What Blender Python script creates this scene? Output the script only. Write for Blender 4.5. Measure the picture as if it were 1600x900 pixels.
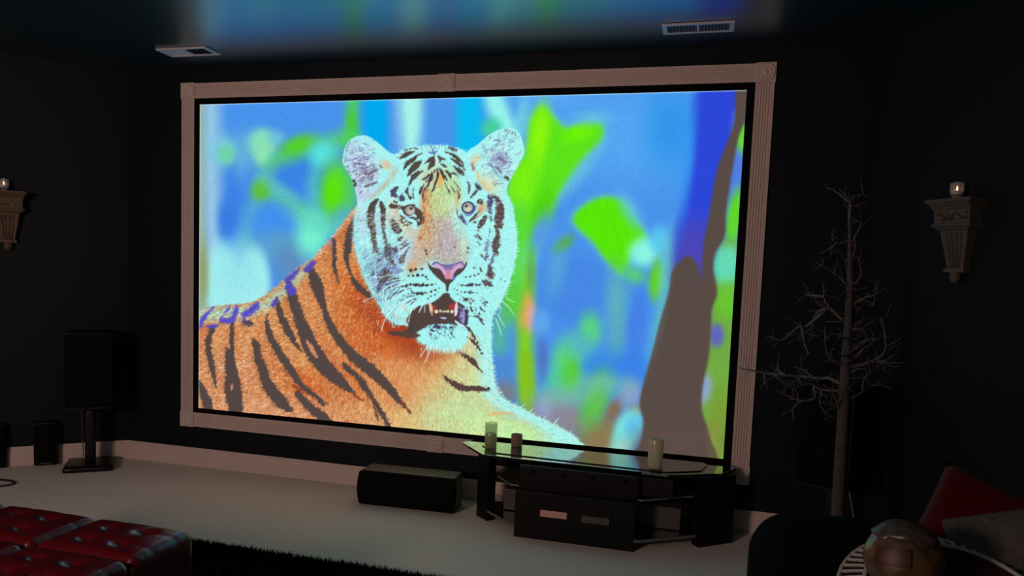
import bpy, bmesh, math, random
import numpy as np
from mathutils import Matrix, Vector
scene = bpy.context.scene
for o in list(bpy.data.objects): bpy.data.objects.remove(o)
COL = scene.collection
# ------------------------------------------------------------------ camera
cam_d = bpy.data.cameras.new('camera'); cam = bpy.data.objects.new('camera', cam_d); COL.objects.link(cam)
cam_d.sensor_width = 36; cam_d.lens = 36*1150/1600; cam_d.shift_y = 0.05; cam_d.clip_start = .05
cr, cu, cf = Vector((.96468184, .26048026, .03922993)), Vector((-.05908244, .06882495, .9958777)), Vector((-.25670648, .96302293, -.08178398))
cam.matrix_world = Matrix(((cr.x, cu.x, -cf.x, 1.4777), (cr.y, cu.y, -cf.y, -3.92174), (cr.z, cu.z, -cf.z, 1.26347), (0, 0, 0, 1)))
scene.camera = cam
# ------------------------------------------------------------------ world, lamp, exposure
world = bpy.data.worlds.new('world'); scene.world = world; world.use_nodes = True
world.node_tree.nodes['Background'].inputs[0].default_value = (.001, .001, .001, 1); world.node_tree.nodes['Background'].inputs[1].default_value = .2
lamp_d = bpy.data.lights.new('hall_lamp', 'POINT'); lamp_d.energy = 190; lamp_d.color = (1, .62, .53); lamp_d.shadow_soft_size = .35
lamp = bpy.data.objects.new('hall_lamp', lamp_d); COL.objects.link(lamp); lamp.location = (-.9, -5.1, 1.55)
SCREEN_GAIN = 1.0
vs = scene.view_settings; vs.view_transform = 'Standard'; vs.look = 'None'; vs.exposure = 0; vs.gamma = 1; vs.use_curve_mapping = False
# ------------------------------------------------------------------ helpers
rnd = random.Random(5)
def lin(c): return tuple(((v/255)/12.92 if v/255 <= .04045 else ((v/255+.055)/1.055)**2.4) for v in c)
MATS = {}
def mat(name, col, rough=.5, metal=0, spec=.5, coat=0, var=0, vscale=20, bump=0, bscale=200, trans=0, ior=1.5, sheen=0, emit=None, es=0, stretch=None):
    m = bpy.data.materials.new(name); m.use_nodes = True; nt = m.node_tree; b = nt.nodes['Principled BSDF']
    I = b.inputs
    I['Base Color'].default_value = (*col, 1); I['Roughness'].default_value = rough; I['Metallic'].default_value = metal
    I['Specular IOR Level'].default_value = spec; I['Coat Weight'].default_value = coat; I['Transmission Weight'].default_value = trans; I['IOR'].default_value = ior
    if sheen: I['Sheen Weight'].default_value = sheen
    if emit: I['Emission Color'].default_value = (*emit, 1); I['Emission Strength'].default_value = es
    if var or bump:
        tc = nt.nodes.new('ShaderNodeTexCoord'); src = tc.outputs['Object']
        if stretch:
            mp = nt.nodes.new('ShaderNodeMapping'); mp.inputs['Scale'].default_value = stretch; nt.links.new(src, mp.inputs[0]); src = mp.outputs[0]
    if var:
        n = nt.nodes.new('ShaderNodeTexNoise'); n.inputs['Scale'].default_value = vscale; n.inputs['Detail'].default_value = 5; nt.links.new(src, n.inputs['Vector'])
        r = nt.nodes.new('ShaderNodeValToRGB'); r.color_ramp.elements[0].position = .3; r.color_ramp.elements[1].position = .7
        r.color_ramp.elements[0].color = (*[c*(1-var) for c in col], 1); r.color_ramp.elements[1].color = (*[min(1, c*(1+var)) for c in col], 1)
        nt.links.new(n.outputs['Fac'], r.inputs[0]); nt.links.new(r.outputs[0], I['Base Color'])
    if bump:
        n2 = nt.nodes.new('ShaderNodeTexNoise'); n2.inputs['Scale'].default_value = bscale; n2.inputs['Detail'].default_value = 3; nt.links.new(src, n2.inputs['Vector'])
        bp = nt.nodes.new('ShaderNodeBump'); bp.inputs['Strength'].default_value = bump; bp.inputs['Distance'].default_value = .004
        nt.links.new(n2.outputs['Fac'], bp.inputs['Height']); nt.links.new(bp.outputs[0], I['Normal'])
    MATS[name] = m; return m
class MB:
    def __init__(s): s.v = []; s.f = []
    def add(s, V, F):
        o = len(s.v); s.v += [tuple(p) for p in V]; s.f += [tuple(i+o for i in f) for f in F]; return s
    def box(s, x0, y0, z0, x1, y1, z1, rz=0, piv=None):
        V = [(x, y, z) for z in (z0, z1) for y in (y0, y1) for x in (x0, x1)]
        if rz:
            cx, cy = piv or ((x0+x1)/2, (y0+y1)/2); c, n = math.cos(rz), math.sin(rz)
            V = [(cx+(x-cx)*c-(y-cy)*n, cy+(x-cx)*n+(y-cy)*c, z) for x, y, z in V]
        return s.add(V, [(0,2,3,1),(4,5,7,6),(0,1,5,4),(2,6,7,3),(0,4,6,2),(1,3,7,5)])
    def prism(s, P, z0, z1):
        n = len(P); V = [(x, y, z0) for x, y in P]+[(x, y, z1) for x, y in P]
        return s.add(V, [tuple(range(n))[::-1], tuple(range(n, 2*n))]+[(i, (i+1) % n, n+(i+1) % n, n+i) for i in range(n)])
    def extrude(s, prof, A, B, up=(0,0,1), out=(0,-1,0)):
        # profile (o, u) swept from A to B
        A, B, U, O = Vector(A), Vector(B), Vector(up), Vector(out); n = len(prof)
        V = [A+O*o+U*u for o, u in prof]+[B+O*o+U*u for o, u in prof]
        return s.add(V, [tuple(range(n))[::-1], tuple(range(n, 2*n))]+[(i, (i+1) % n, n+(i+1) % n, n+i) for i in range(n)])
    def lathe(s, prof, n=24, c=(0,0,0), axis='z', closed=False):
        V = []; F = []; k = len(prof)
        for r, h in prof:
            for j in range(n):
                a = 2*math.pi*j/n
                V.append((c[0]+r*math.cos(a), c[1]+r*math.sin(a), c[2]+h) if axis == 'z' else (c[0]+r*math.cos(a), c[1]-h, c[2]+r*math.sin(a)))
        for i in range(k-1 if not closed else k):
            i2 = (i+1) % k
            for j in range(n): F.append((i*n+j, i*n+(j+1) % n, i2*n+(j+1) % n, i2*n+j))
        if not closed:
            F.append(tuple(range(n))[::-1]); F.append(tuple((k-1)*n+j for j in range(n)))
        return s.add(V, F)
    def tube(s, P, rad, n=8):
        P = [Vector(p[:3]) for p in P]; V = []; F = []; k = len(P)
        R = rad if isinstance(rad, (list, tuple)) else [rad]*k
        t0 = (P[1]-P[0]).normalized(); a = t0.orthogonal().normalized()
        for i in range(k):
            t = (P[min(i+1, k-1)]-P[max(i-1, 0)]).normalized(); a = (a-t*a.dot(t)).normalized(); b = t.cross(a)
            for j in range(n): q = 2*math.pi*j/n; V.append(P[i]+(a*math.cos(q)+b*math.sin(q))*R[i])
        for i in range(k-1):
            for j in range(n): F.append((i*n+j, i*n+(j+1) % n, (i+1)*n+(j+1) % n, (i+1)*n+j))
        F.append(tuple(range(n))[::-1]); F.append(tuple((k-1)*n+j for j in range(n)))
        return s.add(V, F)
    def rbox(s, c, size, r, m=8, fn=None):
        # box with rounded edges; fn(x,y,z) may move points (local, centred)
        hx, hy, hz = [d/2 for d in size]; idx = {}; V = []; F = []
        def vid(i, j, k):
            key = (i, j, k)
            if key not in idx:
                q = []
                for a, h in zip((i, j, k), (hx, hy, hz)):
                    t = a/m*2-1; e = min(r, h)
                    # spread samples: third in each rounded end
                    q.append((t, h, e))
                pos = []
                for t, h, e in q:
                    u = abs(t); w = (h-e)*min(u/.5, 1) + (e*(u-.5)/.5 if u > .5 else 0)
                    pos.append(math.copysign(w, t))
                inner = [max(-(h-e), min(h-e, p)) for p, (t, h, e) in zip(pos, q)]
                d = [p-n for p, n in zip(pos, inner)]
                # cube -> sphere direction in the rounded corner
                L = math.sqrt(sum(x*x for x in d)); mx = max(abs(x) for x in d)
                if L > 1e-9: d = [x*mx/L for x in d]
                p = [n+x for n, x in zip(inner, d)]
                if fn: p = fn(*p)
                idx[key] = len(V); V.append((c[0]+p[0], c[1]+p[1], c[2]+p[2]))
            return idx[key]
        for a in range(m):
            for b in range(m):
                for e, fl in ((0, True), (m, False)):
                    for mk in (lambda u, v: (e, u, v), lambda u, v: (v, e, u), lambda u, v: (u, v, e)):
                        q = [vid(*mk(a, b)), vid(*mk(a+1, b)), vid(*mk(a+1, b+1)), vid(*mk(a, b+1))]
                        F.append(tuple(q[::-1] if fl else q))
        return s.add(V, F)
    def build(s, name, m, parent=None, smooth=False, bevel=0, off=None):
        me = bpy.data.meshes.new(name)
        ox, oy, oz = off if off else ((parent.location if parent is not None and parent.get('_w') else (0, 0, 0)))
        me.from_pydata([(x-ox, y-oy, z-oz) for x, y, z in s.v], [], s.f); me.validate(); me.update()
        bm = bmesh.new(); bm.from_mesh(me); bmesh.ops.recalc_face_normals(bm, faces=bm.faces); bm.to_mesh(me); bm.free()
        if smooth:
            for p in me.polygons: p.use_smooth = True
        me.materials.append(m if not isinstance(m, str) else MATS[m])
        o = bpy.data.objects.new(name, me); COL.objects.link(o)
        if parent is not None: o.parent = parent
        if bevel:
            md = o.modifiers.new('bevel', 'BEVEL'); md.width = bevel; md.segments = 2; md.limit_method = 'ANGLE'
        return o
def tag(o, label=None, cat=None, group=None, kind=None):
    for k, v in (('label', label), ('category', cat), ('group', group), ('kind', kind)):
        if v: o[k] = v
    return o
def thing(name, label, cat, loc, rz=0, group=None, world_coords=True):
    o = bpy.data.objects.new(name, None); COL.objects.link(o); o.location = loc; o.rotation_euler.z = rz; o.empty_display_size = .05
    if world_coords: o['_w'] = 1
    return tag(o, label, cat, group)
def copy_tree(o, parent=None):
    c = o.copy(); COL.objects.link(c); c.parent = parent
    for ch in [x for x in bpy.data.objects if x.parent == o]: copy_tree(ch, c)
    return c
# ------------------------------------------------------------------ materials
mat('wall_paint', (.0055, .0095, .0125), .6, spec=.15, bump=.15, bscale=350)
mat('ceiling_paint', (.002, .014, .024), .31, spec=.5, coat=.9, ior=3.4, bump=.04, bscale=300)
MATS['ceiling_paint'].node_tree.nodes['Principled BSDF'].inputs['Coat Roughness'].default_value = .33
MATS['ceiling_paint'].node_tree.nodes['Principled BSDF'].inputs['Specular Tint'].default_value = (.45, .85, 1, 1)
mat('carpet', (.78, .74, .66), .95, spec=.1, var=.16, vscale=120, bump=.7, bscale=700, sheen=.1)
mat('trim_white', (.62, .55, .5), .45, spec=.3, var=.03, vscale=8)
mat('black_cloth', (.006, .006, .006), .95, spec=.05)
mat('black_lacquer', (.004, .0045, .005), .35, spec=.3)
mat('black_satin', (.004, .0045, .005), .5, spec=.25)
mat('black_glass', (.004, .006, .006), .025, spec=.5, coat=1, ior=3.0)
mat('black_wood', (.0035, .0045, .005), .45, spec=.2, var=.2, vscale=30, stretch=(1, 8, 8))
mat('speaker_top', (.10, .105, .10), .5, spec=.5)
mat('grille', (.004, .004, .004), .9, spec=.1, bump=.6, bscale=900)
mat('plate_copper', (.62, .36, .29), .45, var=.06, vscale=40)
mat('plate_grey', (.06, .065, .062), .5)
mat('grey_case', (.06, .058, .054), .5)
def soft_mat(name, col, tcol, ft, clear=0):
    # diffuse body that lets light from behind through (wax, frosted glass)
    m = bpy.data.materials.new(name); m.use_nodes = True; nt = m.node_tree; nt.nodes.clear(); N = nt.nodes.new; L = nt.links.new
    d = N('ShaderNodeBsdfDiffuse'); tn = N('ShaderNodeBsdfTranslucent'); x = N('ShaderNodeMixShader'); o = N('ShaderNodeOutputMaterial')
    tc = N('ShaderNodeTexCoord'); nz = N('ShaderNodeTexNoise'); nz.inputs['Scale'].default_value = 30; L(tc.outputs['Object'], nz.inputs['Vector'])
    r = N('ShaderNodeValToRGB'); r.color_ramp.elements[0].color = (*[c*.93 for c in col], 1); r.color_ramp.elements[1].color = (*[min(1, c*1.07) for c in col], 1); L(nz.outputs['Fac'], r.inputs[0]); L(r.outputs[0], d.inputs[0])
    tn.inputs[0].default_value = (*tcol, 1); x.inputs[0].default_value = ft; L(d.outputs[0], x.inputs[1]); L(tn.outputs[0], x.inputs[2]); last = x
    if clear:
        tr = N('ShaderNodeBsdfTransparent'); tr.inputs[0].default_value = (*tcol, 1); y = N('ShaderNodeMixShader'); y.inputs[0].default_value = clear; L(x.outputs[0], y.inputs[1]); L(tr.outputs[0], y.inputs[2]); last = y
    g = N('ShaderNodeBsdfGlossy'); g.inputs['Roughness'].default_value = .25; z = N('ShaderNodeMixShader'); z.inputs[0].default_value = .06; L(last.outputs[0], z.inputs[1]); L(g.outputs[0], z.inputs[2]); L(z.outputs[0], o.inputs[0])
    MATS[name] = m
soft_mat('ivory_wax', (.78, .73, .58), (.85, .78, .58), .5)
soft_mat('frosted_glass', (.7, .74, .66), (.9, .93, .8), .6, .72)
mat('lit_edge', (.17, .19, .18), .4)  # light caught by the middle shelf's edge, put into a paler colour
mat('ground_edge', (.006, .012, .011), .55, spec=.3)
mat('brown_ceramic', (.24, .17, .15), .5, var=.1, vscale=50)
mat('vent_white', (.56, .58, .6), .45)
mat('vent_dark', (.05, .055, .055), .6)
mat('red_leather', (.1, .003, .007), .27, spec=.5, coat=.2, var=.12, vscale=14, bump=.04, bscale=420)
mat('rug_black', (.006, .006, .006), .9, spec=.1)
mat('sofa_cloth', (.0025, .0045, .005), .95, spec=.05, bump=.5, bscale=600)
mat('red_velvet', (.05, .001, .004), .9, spec=.05, sheen=.05, bump=.4, bscale=500)
mat('grey_knit', (.07, .07, .06), .95, spec=.1, bump=.9, bscale=260, var=.25, vscale=90)
mat('lace_white', (.32, .33, .31), .9, spec=.1)
mat('lace_dark', (.012, .014, .013), .9, spec=.1)
mat('bark', (.05, .045, .042), .8, var=.5, vscale=60, bump=.8, bscale=90, stretch=(1, 1, 3))
mat('twig', (.085, .083, .08), .7, var=.35, vscale=120)
mat('corbel_wood', (.10, .06, .035), .6, var=.3, vscale=25, bump=.2, bscale=120)
mat('corbel_stone', (.075, .072, .06), .7, var=.25, vscale=30, bump=.3, bscale=120)
mat('carving_red', (.06, .022, .018), .6)
mat('crystal', (.95, .97, 1), .04, trans=.85, ior=1.5)
mat('wax_tea', (.8, .7, .58), .5)
mat('flame', (1, .6, .3), .5, emit=(1, .55, .28), es=5)
mat('cable', (.008, .008, .008), .5)
mat('wrap_gold', (.09, .058, .028), .35, coat=.3, var=.5, vscale=9, bump=.6, bscale=30)
mat('wrap_red', (.035, .005, .005), .5, var=.2, vscale=30)
mat('wrap_film', (.05, .042, .032), .35, bump=.9, bscale=40, var=.5, vscale=40)
# ------------------------------------------------------------------ the room
CEIL = 2.468; A40 = math.radians(43); A50 = math.radians(52)
XL, XR = -2.14, 2.165; WL = 1.25
PL = (XL-WL*math.cos(A40), -WL*math.sin(A40)); PR = (XR+WL*math.cos(A50), -WL*math.sin(A50)); YB = -6.0
foot = [(XL, .012), (PL[0], PL[1]), (PL[0], YB), (PR[0], YB), (PR[0], PR[1]), (XR, .012)]
def wall(name, a, b, t=.1):
    ax, ay = a; bx, by = b; d = Vector((bx-ax, by-ay, 0)).normalized(); n = Vector((-d.y, d.x, 0))
    # outward side: away from room centre
    c = Vector((0, -3, 0)); mid = Vector(((ax+bx)/2, (ay+by)/2, 0))
    if n.dot(mid-c) < 0: n = -n
    m = MB(); P = [(ax, ay), (bx, by), (bx+n.x*t, by+n.y*t), (ax+n.x*t, ay+n.y*t)]; m.prism(P, 0, CEIL)
    return tag(m.build(name, 'wall_paint'), kind='structure')
wall('wall_front', foot[5], foot[0]); wall('wall_left', foot[0], foot[1]); wall('wall_side_left', foot[1], foot[2])
wall('wall_back', foot[2], foot[3]); wall('wall_side_right', foot[3], foot[4]); wall('wall_right', foot[4], foot[5])
big = [(PL[0]-.15, .15), (PL[0]-.15, YB-.15), (PR[0]+.15, YB-.15), (PR[0]+.15, .15)]
tag(MB().prism(big, -.1, 0).build('floor', 'carpet'), kind='structure'); tag(MB().prism(big, CEIL, CEIL+.1).build('ceiling', 'ceiling_paint'), kind='structure')
BP = [(0, 0), (.016, 0), (.016, .085), (.013, .092), (.013, .1), (.008, .108), (.006, .116), (0, .116)]
def baseboard(name, a, b, out):
    tag(MB().extrude(BP, (*a, 0), (*b, 0), out=out).build(name, 'trim_white'), kind='structure')
baseboard('baseboard_front', (XL, .012), (XR, .012), (0, -1, 0))
baseboard('baseboard_left', foot[1], (XL, .012), (math.sin(A40), -math.cos(A40), 0))
baseboard('baseboard_right', (XR, .012), foot[4], (-math.sin(A50), -math.cos(A50), 0))
# ------------------------------------------------------------------ fluted moulding round the screen
trim = bpy.data.objects.new('trim_1', None); COL.objects.link(trim); trim.location = (0, 0, .25); trim['_w'] = 1; tag(trim, kind='structure')
IX, OX, IZ0, IZ1, CWD = 1.632, 1.722, .345, 2.283, .09
fl = [(.0, 0), (.014, 0), (.014, .012)]
for k in range(5):
    u = .014+k*.0130; fl += [(.014, u), (.009, u+.003), (.009, u+.008), (.014, u+.011)]
fl += [(.014, .078), (.014, .09), (0, .09)]
Y0 = .012
def casing(a, b, up): MB().extrude(fl, a, b, up=up, out=(0, -1, 0)).build('casing', 'trim_white', trim)
BW = .098; h = BW/2
cz1, cz0, cx = IZ1+.045, IZ0-.045, IX+.045
for sx in (-1, 1):
    casing((sx*IX, Y0, cz0+h), (sx*IX, Y0, cz1-h), (sx, 0, 0))
for z, u in ((IZ1, 1), (IZ0, -1)):
    casing((-cx+h, Y0, z), (-h, Y0, z), (0, 0, u)); casing((h, Y0, z), (cx-h, Y0, z), (0, 0, u))
for x, z in ((-cx, cz1), (0, cz1), (cx, cz1), (-cx, cz0), (0, cz0), (cx, cz0)):
    b = MB().box(x-h, Y0-.019, z-h, x+h, Y0, z+h).build('rosette_block', 'trim_white', trim, bevel=.002)
    ro = MB().lathe([(.044, .0), (.044, .004), (.040, .006), (.036, .002), (.032, .001), (.028, .005), (.024, .006), (.020, .002), (.015, .002), (.011, .005), (.006, .007), (.001, .0075)], 32, (x, Y0-.0185, z), 'y').build('rosette', 'trim_white', b, True, off=trim.location)
# ------------------------------------------------------------------ projection screen
SW, SH, SZ0 = 3.183, 1.87, .3755
scr = thing('projection_screen', 'large wall-mounted projection screen showing a tiger, in a black border', 'projection screen', (0, 0, SZ0-.03))
bd = MB()
x0, x1, z0, z1 = -SW/2, SW/2, SZ0, SZ0+SH
for q in ((-IX+.002, IZ0+.002, x0, IZ1-.002), (x1, IZ0+.002, IX-.002, IZ1-.002), (x0, IZ0+.002, x1, z0), (x0, z1, x1, IZ1-.002)):
    MB().box(q[0], -.004, q[1], q[2], .011, q[3]).build('border_bar', 'black_cloth', scr)
# ---- picture thrown on the projection screen: painted with numpy strokes, stored as colours on the screen mesh
import numpy as np
PX0, PY0, PW, PH, PS = 300, 130, 880, 600, 1.6
CW, CH = int(PW*PS), int(PH*PS)
_rs = np.random.RandomState(7)
_yy, _xx = np.mgrid[0:CH, 0:CW].astype(np.float32)
_xx = PX0 + _xx/PS; _yy = PY0 + _yy/PS
def _blur(a, n):
    for _ in range(n):
        a = (np.roll(a,1,0)+np.roll(a,-1,0)+2*a)/4
        a = (np.roll(a,1,1)+np.roll(a,-1,1)+2*a)/4
    return a
_nz = _blur(_rs.randn(CH, CW).astype(np.float32), 3); _nz /= _nz.std()
def _box(x0, y0, x1, y1):
    a = max(0, int((x0-PX0)*PS)); b = min(CW, int((x1-PX0)*PS)+2)
    c = max(0, int((y0-PY0)*PS)); d = min(CH, int((y1-PY0)*PS)+2)
    return slice(c, max(c, d)), slice(a, max(a, b))
canvas = np.zeros((CH, CW, 3), np.float32)
def _mix(s, m, col):
    canvas[s] += (np.asarray(col, np.float32) - canvas[s])*m[..., None]
def blob(cx, cy, rx, ry, col, ang=0, soft=.6, a=1, clip=None):
    R = max(rx, ry)*(1+soft)+2; s = _box(cx-R, cy-R, cx+R, cy+R)
    c, n = np.cos(np.radians(ang)), np.sin(np.radians(ang))
    X = _xx[s]-cx; Y = _yy[s]-cy
    d = np.hypot((X*c+Y*n)/rx, (-X*n+Y*c)/ry)
    m = np.clip((1+soft-d)/(2*soft), 0, 1); m = m*m*(3-2*m)*a
    if clip is not None: m = m*clip[s]
    _mix(s, m, col)
def _segd(P, s, closed):
    X, Y = _xx[s], _yy[s]; best = np.full(X.shape, 1e9, np.float32); ins = np.zeros(X.shape, bool)
    n = len(P)
    for i in range(n if closed else n-1):
        (ax, ay), (bx, by) = P[i][:2], P[(i+1) % n][:2]
        dx, dy = bx-ax, by-ay; L = dx*dx+dy*dy+1e-9
        t = np.clip(((X-ax)*dx+(Y-ay)*dy)/L, 0, 1)
        if closed:
            d = np.hypot(X-ax-t*dx, Y-ay-t*dy)
            if ay != by: ins ^= ((ay > Y) != (by > Y)) & (X < dx*(Y-ay)/(by-ay)+ax)
        else:
            d = np.hypot(X-ax-t*dx, Y-ay-t*dy) - (P[i][2]+(P[i+1][2]-P[i][2])*t)
        np.minimum(best, d, out=best)
    return np.where(ins, -best, best) if closed else best
def smooth(P, k=4, closed=False):
    P = [np.array(p, float) for p in P]; n = len(P); out = []
    if n < 3: return P
    for i in range(n if closed else n-1):
        if closed: a, b, c, d = P[i-1], P[i], P[(i+1) % n], P[(i+2) % n]
        else: a, b, c, d = P[max(i-1, 0)], P[i], P[i+1], P[min(i+2, n-1)]
        for j in range(k):
            t = j/k; out.append(.5*(2*b+(c-a)*t+(2*a-5*b+4*c-d)*t*t+(3*b-a-3*c+d)*t**3))
    if not closed: out.append(P[-1])
    return out
def pmask(P, soft=.5, jit=0, sm=True):
    if sm: P = smooth(P, 4, True)
    xs = [p[0] for p in P]; ys = [p[1] for p in P]; e = soft+3*jit+2
    s = _box(min(xs)-e, min(ys)-e, max(xs)+e, max(ys)+e)
    d = _segd(P, s, True) + jit*_nz[s]
    m = np.clip(.5-d/(2*soft), 0, 1)
    return s, m*m*(3-2*m)
def poly(P, col, soft=.5, jit=0, a=1, sm=True, clip=None):
    s, m = pmask(P, soft, jit, sm)
    if clip is not None: m = m*clip[s]
    _mix(s, m*a, col)
def stroke(P, col, soft=.5, jit=.35, a=1, clip=None):
    P = smooth(P, 4); P = [(p[0], p[1], max(p[2], .05)) for p in P]
    W = max(p[2] for p in P)+soft+3*jit+1
    s = _box(min(p[0] for p in P)-W, min(p[1] for p in P)-W, max(p[0] for p in P)+W, max(p[1] for p in P)+W)
    d = _segd(P, s, False) + jit*_nz[s]
    m = np.clip(.5-d/(2*soft), 0, 1)*a
    if clip is not None: m = m*clip[s]
    _mix(s, m, col)
def Z(x0, y0, k):
    def f(P, dw=0): return [(x0+p[0]/k, y0+p[1]/k) + ((max((p[2] if len(p) > 2 else dw)/k, .05),) if (len(p) > 2 or dw) else ()) for p in P]
    return f
def full(s, m):
    M = np.zeros((CH, CW), np.float32); M[s] = m; return M
def fur(mask, n, L, flow, jit=.16, alpha=.8, spread=.35, tint=None, tp=0):
    ys, xs = np.nonzero(mask > .5)
    k = _rs.randint(0, len(ys), n); y = ys[k].astype(np.float32); x = xs[k].astype(np.float32)
    px, py = PX0+x/PS, PY0+y/PS
    vx = np.zeros(n, np.float32); vy = np.zeros(n, np.float32)
    for (ax, ay, dx, dy) in flow:
        w = 1/(((px-ax)**2+(py-ay)**2)+30)**1.5; q = np.hypot(dx, dy); vx += w*dx/q; vy += w*dy/q
    an = np.arctan2(vy, vx) + _rs.randn(n)*spread; bend = _rs.randn(n)*.05
    col = canvas[ys[k], xs[k]]*(1+jit*_rs.randn(n, 1).astype(np.float32))
    if tint is not None:
        tm = (_rs.rand(n, 1) < tp); col = np.where(tm, np.asarray(tint, np.float32), col)
    ln = L*PS*(.6+.8*_rs.rand(n)); st = int(L*PS*1.4)
    for i in range(st):
        ok = i < ln
        xi = np.clip(x+.5, 0, CW-1).astype(int)[ok]; yi = np.clip(y+.5, 0, CH-1).astype(int)[ok]
        al = (alpha*(1-.6*i/ln[ok]))[:, None]
        canvas[yi, xi] += (col[ok]-canvas[yi, xi])*al
        an += bend; x += np.cos(an); y += np.sin(an)

MINT = (166, 243, 240); DK = (84, 70, 66); PUR = (92, 84, 170); WH = (214, 251, 248); BLU = (72, 142, 232)
# -- blurred jungle behind the animal
canvas[:] = (74, 146, 234)
blob(1000, 210, 190, 70, (84, 166, 240), 0, .8); blob(1050, 200, 40, 60, (50, 150, 236), 0, .9); blob(430, 165, 130, 30, (72, 146, 236), 0, .6)
blob(370, 290, 40, 60, (62, 132, 230), 0, .6); blob(465, 270, 45, 35, (58, 130, 230), 0, .6)
stroke([(330,150,14),(330,260,15),(332,330,15),(335,400,16)], (150, 196, 228), 12, 0); blob(345, 235, 20, 22, (128, 200, 228), 0, .6)
stroke([(314,140,5),(315,260,5),(315,360,6),(317,440,7),(316,500,6)], (158, 182, 160), 5, 0)
stroke([(408,235,10),(412,280,10),(398,330,10),(384,380,12)], (100, 196, 190), 16, 0, .8)
stroke([(412,285,8),(440,310,9),(480,335,12),(500,350,16)], (92, 205, 150), 14, 0)
stroke([(425,252,9),(470,236,9),(510,224,9),(550,215,12)], (86, 208, 110), 14, 0)
stroke([(500,250,8),(490,290,6),(500,340,10)], (84, 200, 190), 14, 0)
blob(410, 224, 22, 22, (138, 230, 180), 0, .5); blob(432, 215, 12, 10, (110, 190, 220), 0, .8); blob(408, 240, 10, 16, (150, 235, 160), 0, .7); blob(355, 241, 12, 15, (104, 216, 140), 0, .5)
blob(466, 226, 26, 12, (84, 208, 40), -22, .8); blob(408, 298, 15, 15, (96, 192, 62), 0, .7)
blob(505, 240, 20, 18, (86, 226, 224), 0, .8); blob(530, 300, 28, 50, (84, 204, 92), 0, .6); blob(520, 298, 15, 30, (92, 226, 12), 8, .7)
stroke([(552,140,10),(550,190,9),(548,220,12)], (76, 206, 90), 9, 0); blob(550, 190, 8, 18, (72, 200, 62), 0, .6)
blob(425, 350, 34, 30, (66, 144, 238), 0, .6); blob(355, 345, 14, 34, (56, 124, 226), 0, .7); blob(440, 385, 40, 24, (90, 160, 206), 0, .8); blob(455, 410, 25, 30, (92, 142, 190), 0, .8)
blob(488, 370, 24, 32, (116, 240, 208), 0, .7); blob(540, 345, 20, 20, (86, 180, 190), 0, .7)
blob(345, 445, 28, 62, (160, 236, 238), 0, .35); blob(398, 440, 24, 52, (160, 236, 238), 0, .35); blob(375, 460, 40, 40, (162, 236, 238), 0, .4)
blob(318, 430, 8, 50, (146, 160, 110), 0, .7)
stroke([(588,130,20),(588,240,20)], (0, 168, 238), 10, 0); stroke([(617,130,6),(617,240,6)], (96, 154, 236), 8, 0)
stroke([(642,130,20),(643,190,18),(642,235,12)], (168, 242, 232), 12, 0)
stroke([(690,130,24),(690,240,24)], (72, 148, 232), 9, 0); stroke([(733,130,18),(735,240,22)], (6, 184, 240), 9, 0)
stroke([(768,130,17),(780,175,16),(795,205,14)], (150, 244, 236), 9, 0); blob(768, 200, 16, 14, (70, 206, 160), -40, .7)
blob(850, 150, 50, 16, (88, 168, 242), 0, .8)
arm = [(847,166),(828,190),(822,240),(800,285),(796,420),(830,420),(848,350),(884,288),(914,246),(940,218),(938,192),(910,194),(885,200),(868,186)]
poly(arm, (112, 222, 200), 12); poly(arm, (92, 226, 26), 6); blob(842, 215, 14, 45, (140, 246, 14), 8, .8); blob(815, 290, 22, 45, (122, 240, 20), 15, .7); blob(848, 330, 16, 34, (80, 210, 20), 20, .7); blob(905, 208, 24, 12, (110, 242, 8), -20, .7); blob(815, 420, 16, 40, (112, 230, 140), 0, .7)
lf2 = [(896,346),(912,322),(945,308),(976,316),(994,344),(1010,372),(990,392),(972,430),(948,408),(928,380)]
poly(lf2, (112, 214, 216), 12); poly(lf2, (88, 230, 8), 6)
blob(880, 382, 18, 9, (84, 170, 56), -42, .7); blob(845, 365, 14, 30, (86, 156, 226), 20, .8)
blob(1007, 394, 24, 22, (136, 246, 226), -30, .6); blob(1030, 375, 14, 20, (90, 200, 240), 0, .8); blob(1026, 438, 11, 30, (96, 208, 28), 6, .6); blob(990, 430, 20, 12, (86, 200, 130), 30, .8)
blob(900, 452, 58, 52, (70, 136, 228), 0, .35); stroke([(970,450,8),(965,520,12),(960,580,12)], (84, 166, 190), 14, 0); blob(995, 510, 14, 62, (68, 130, 230), 6, .4)
stroke([(826,420,8),(822,470,12),(820,540,12),(822,620,12)], (126, 206, 36), 8, 0); blob(829, 425, 6, 30, (96, 170, 90), 0, .8)
blob(820, 484, 11, 26, (232, 164, 84), 4, .6); blob(830, 496, 6, 22, (214, 164, 180), 4, .8); blob(846, 505, 13, 20, (92, 164, 238), 0, .4)
blob(922, 517, 16, 26, (88, 212, 128), 0, .8); blob(888, 562, 24, 34, (90, 216, 128), 10, .7); blob(880, 600, 26, 26, (84, 204, 150), 0, .8); blob(893, 585, 14, 28, (88, 204, 66), 0, .8)
blob(848, 560, 8, 30, (82, 118, 196), 0, .7); blob(785, 578, 18, 34, (78, 138, 212), 0, .6); blob(790, 615, 18, 20, (116, 126, 140), 0, .7); blob(940, 570, 28, 22, (56, 140, 226), 0, .7); blob(985, 580, 28, 30, (58, 130, 232), 0, .6)
stroke([(822,560,9),(824,600,10),(828,640,10)], (134, 192, 26), 8, 0)
blob(870, 650, 44, 34, (138, 136, 156), 0, .5); blob(850, 634, 12, 18, (146, 158, 200), 0, .8)
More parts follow.
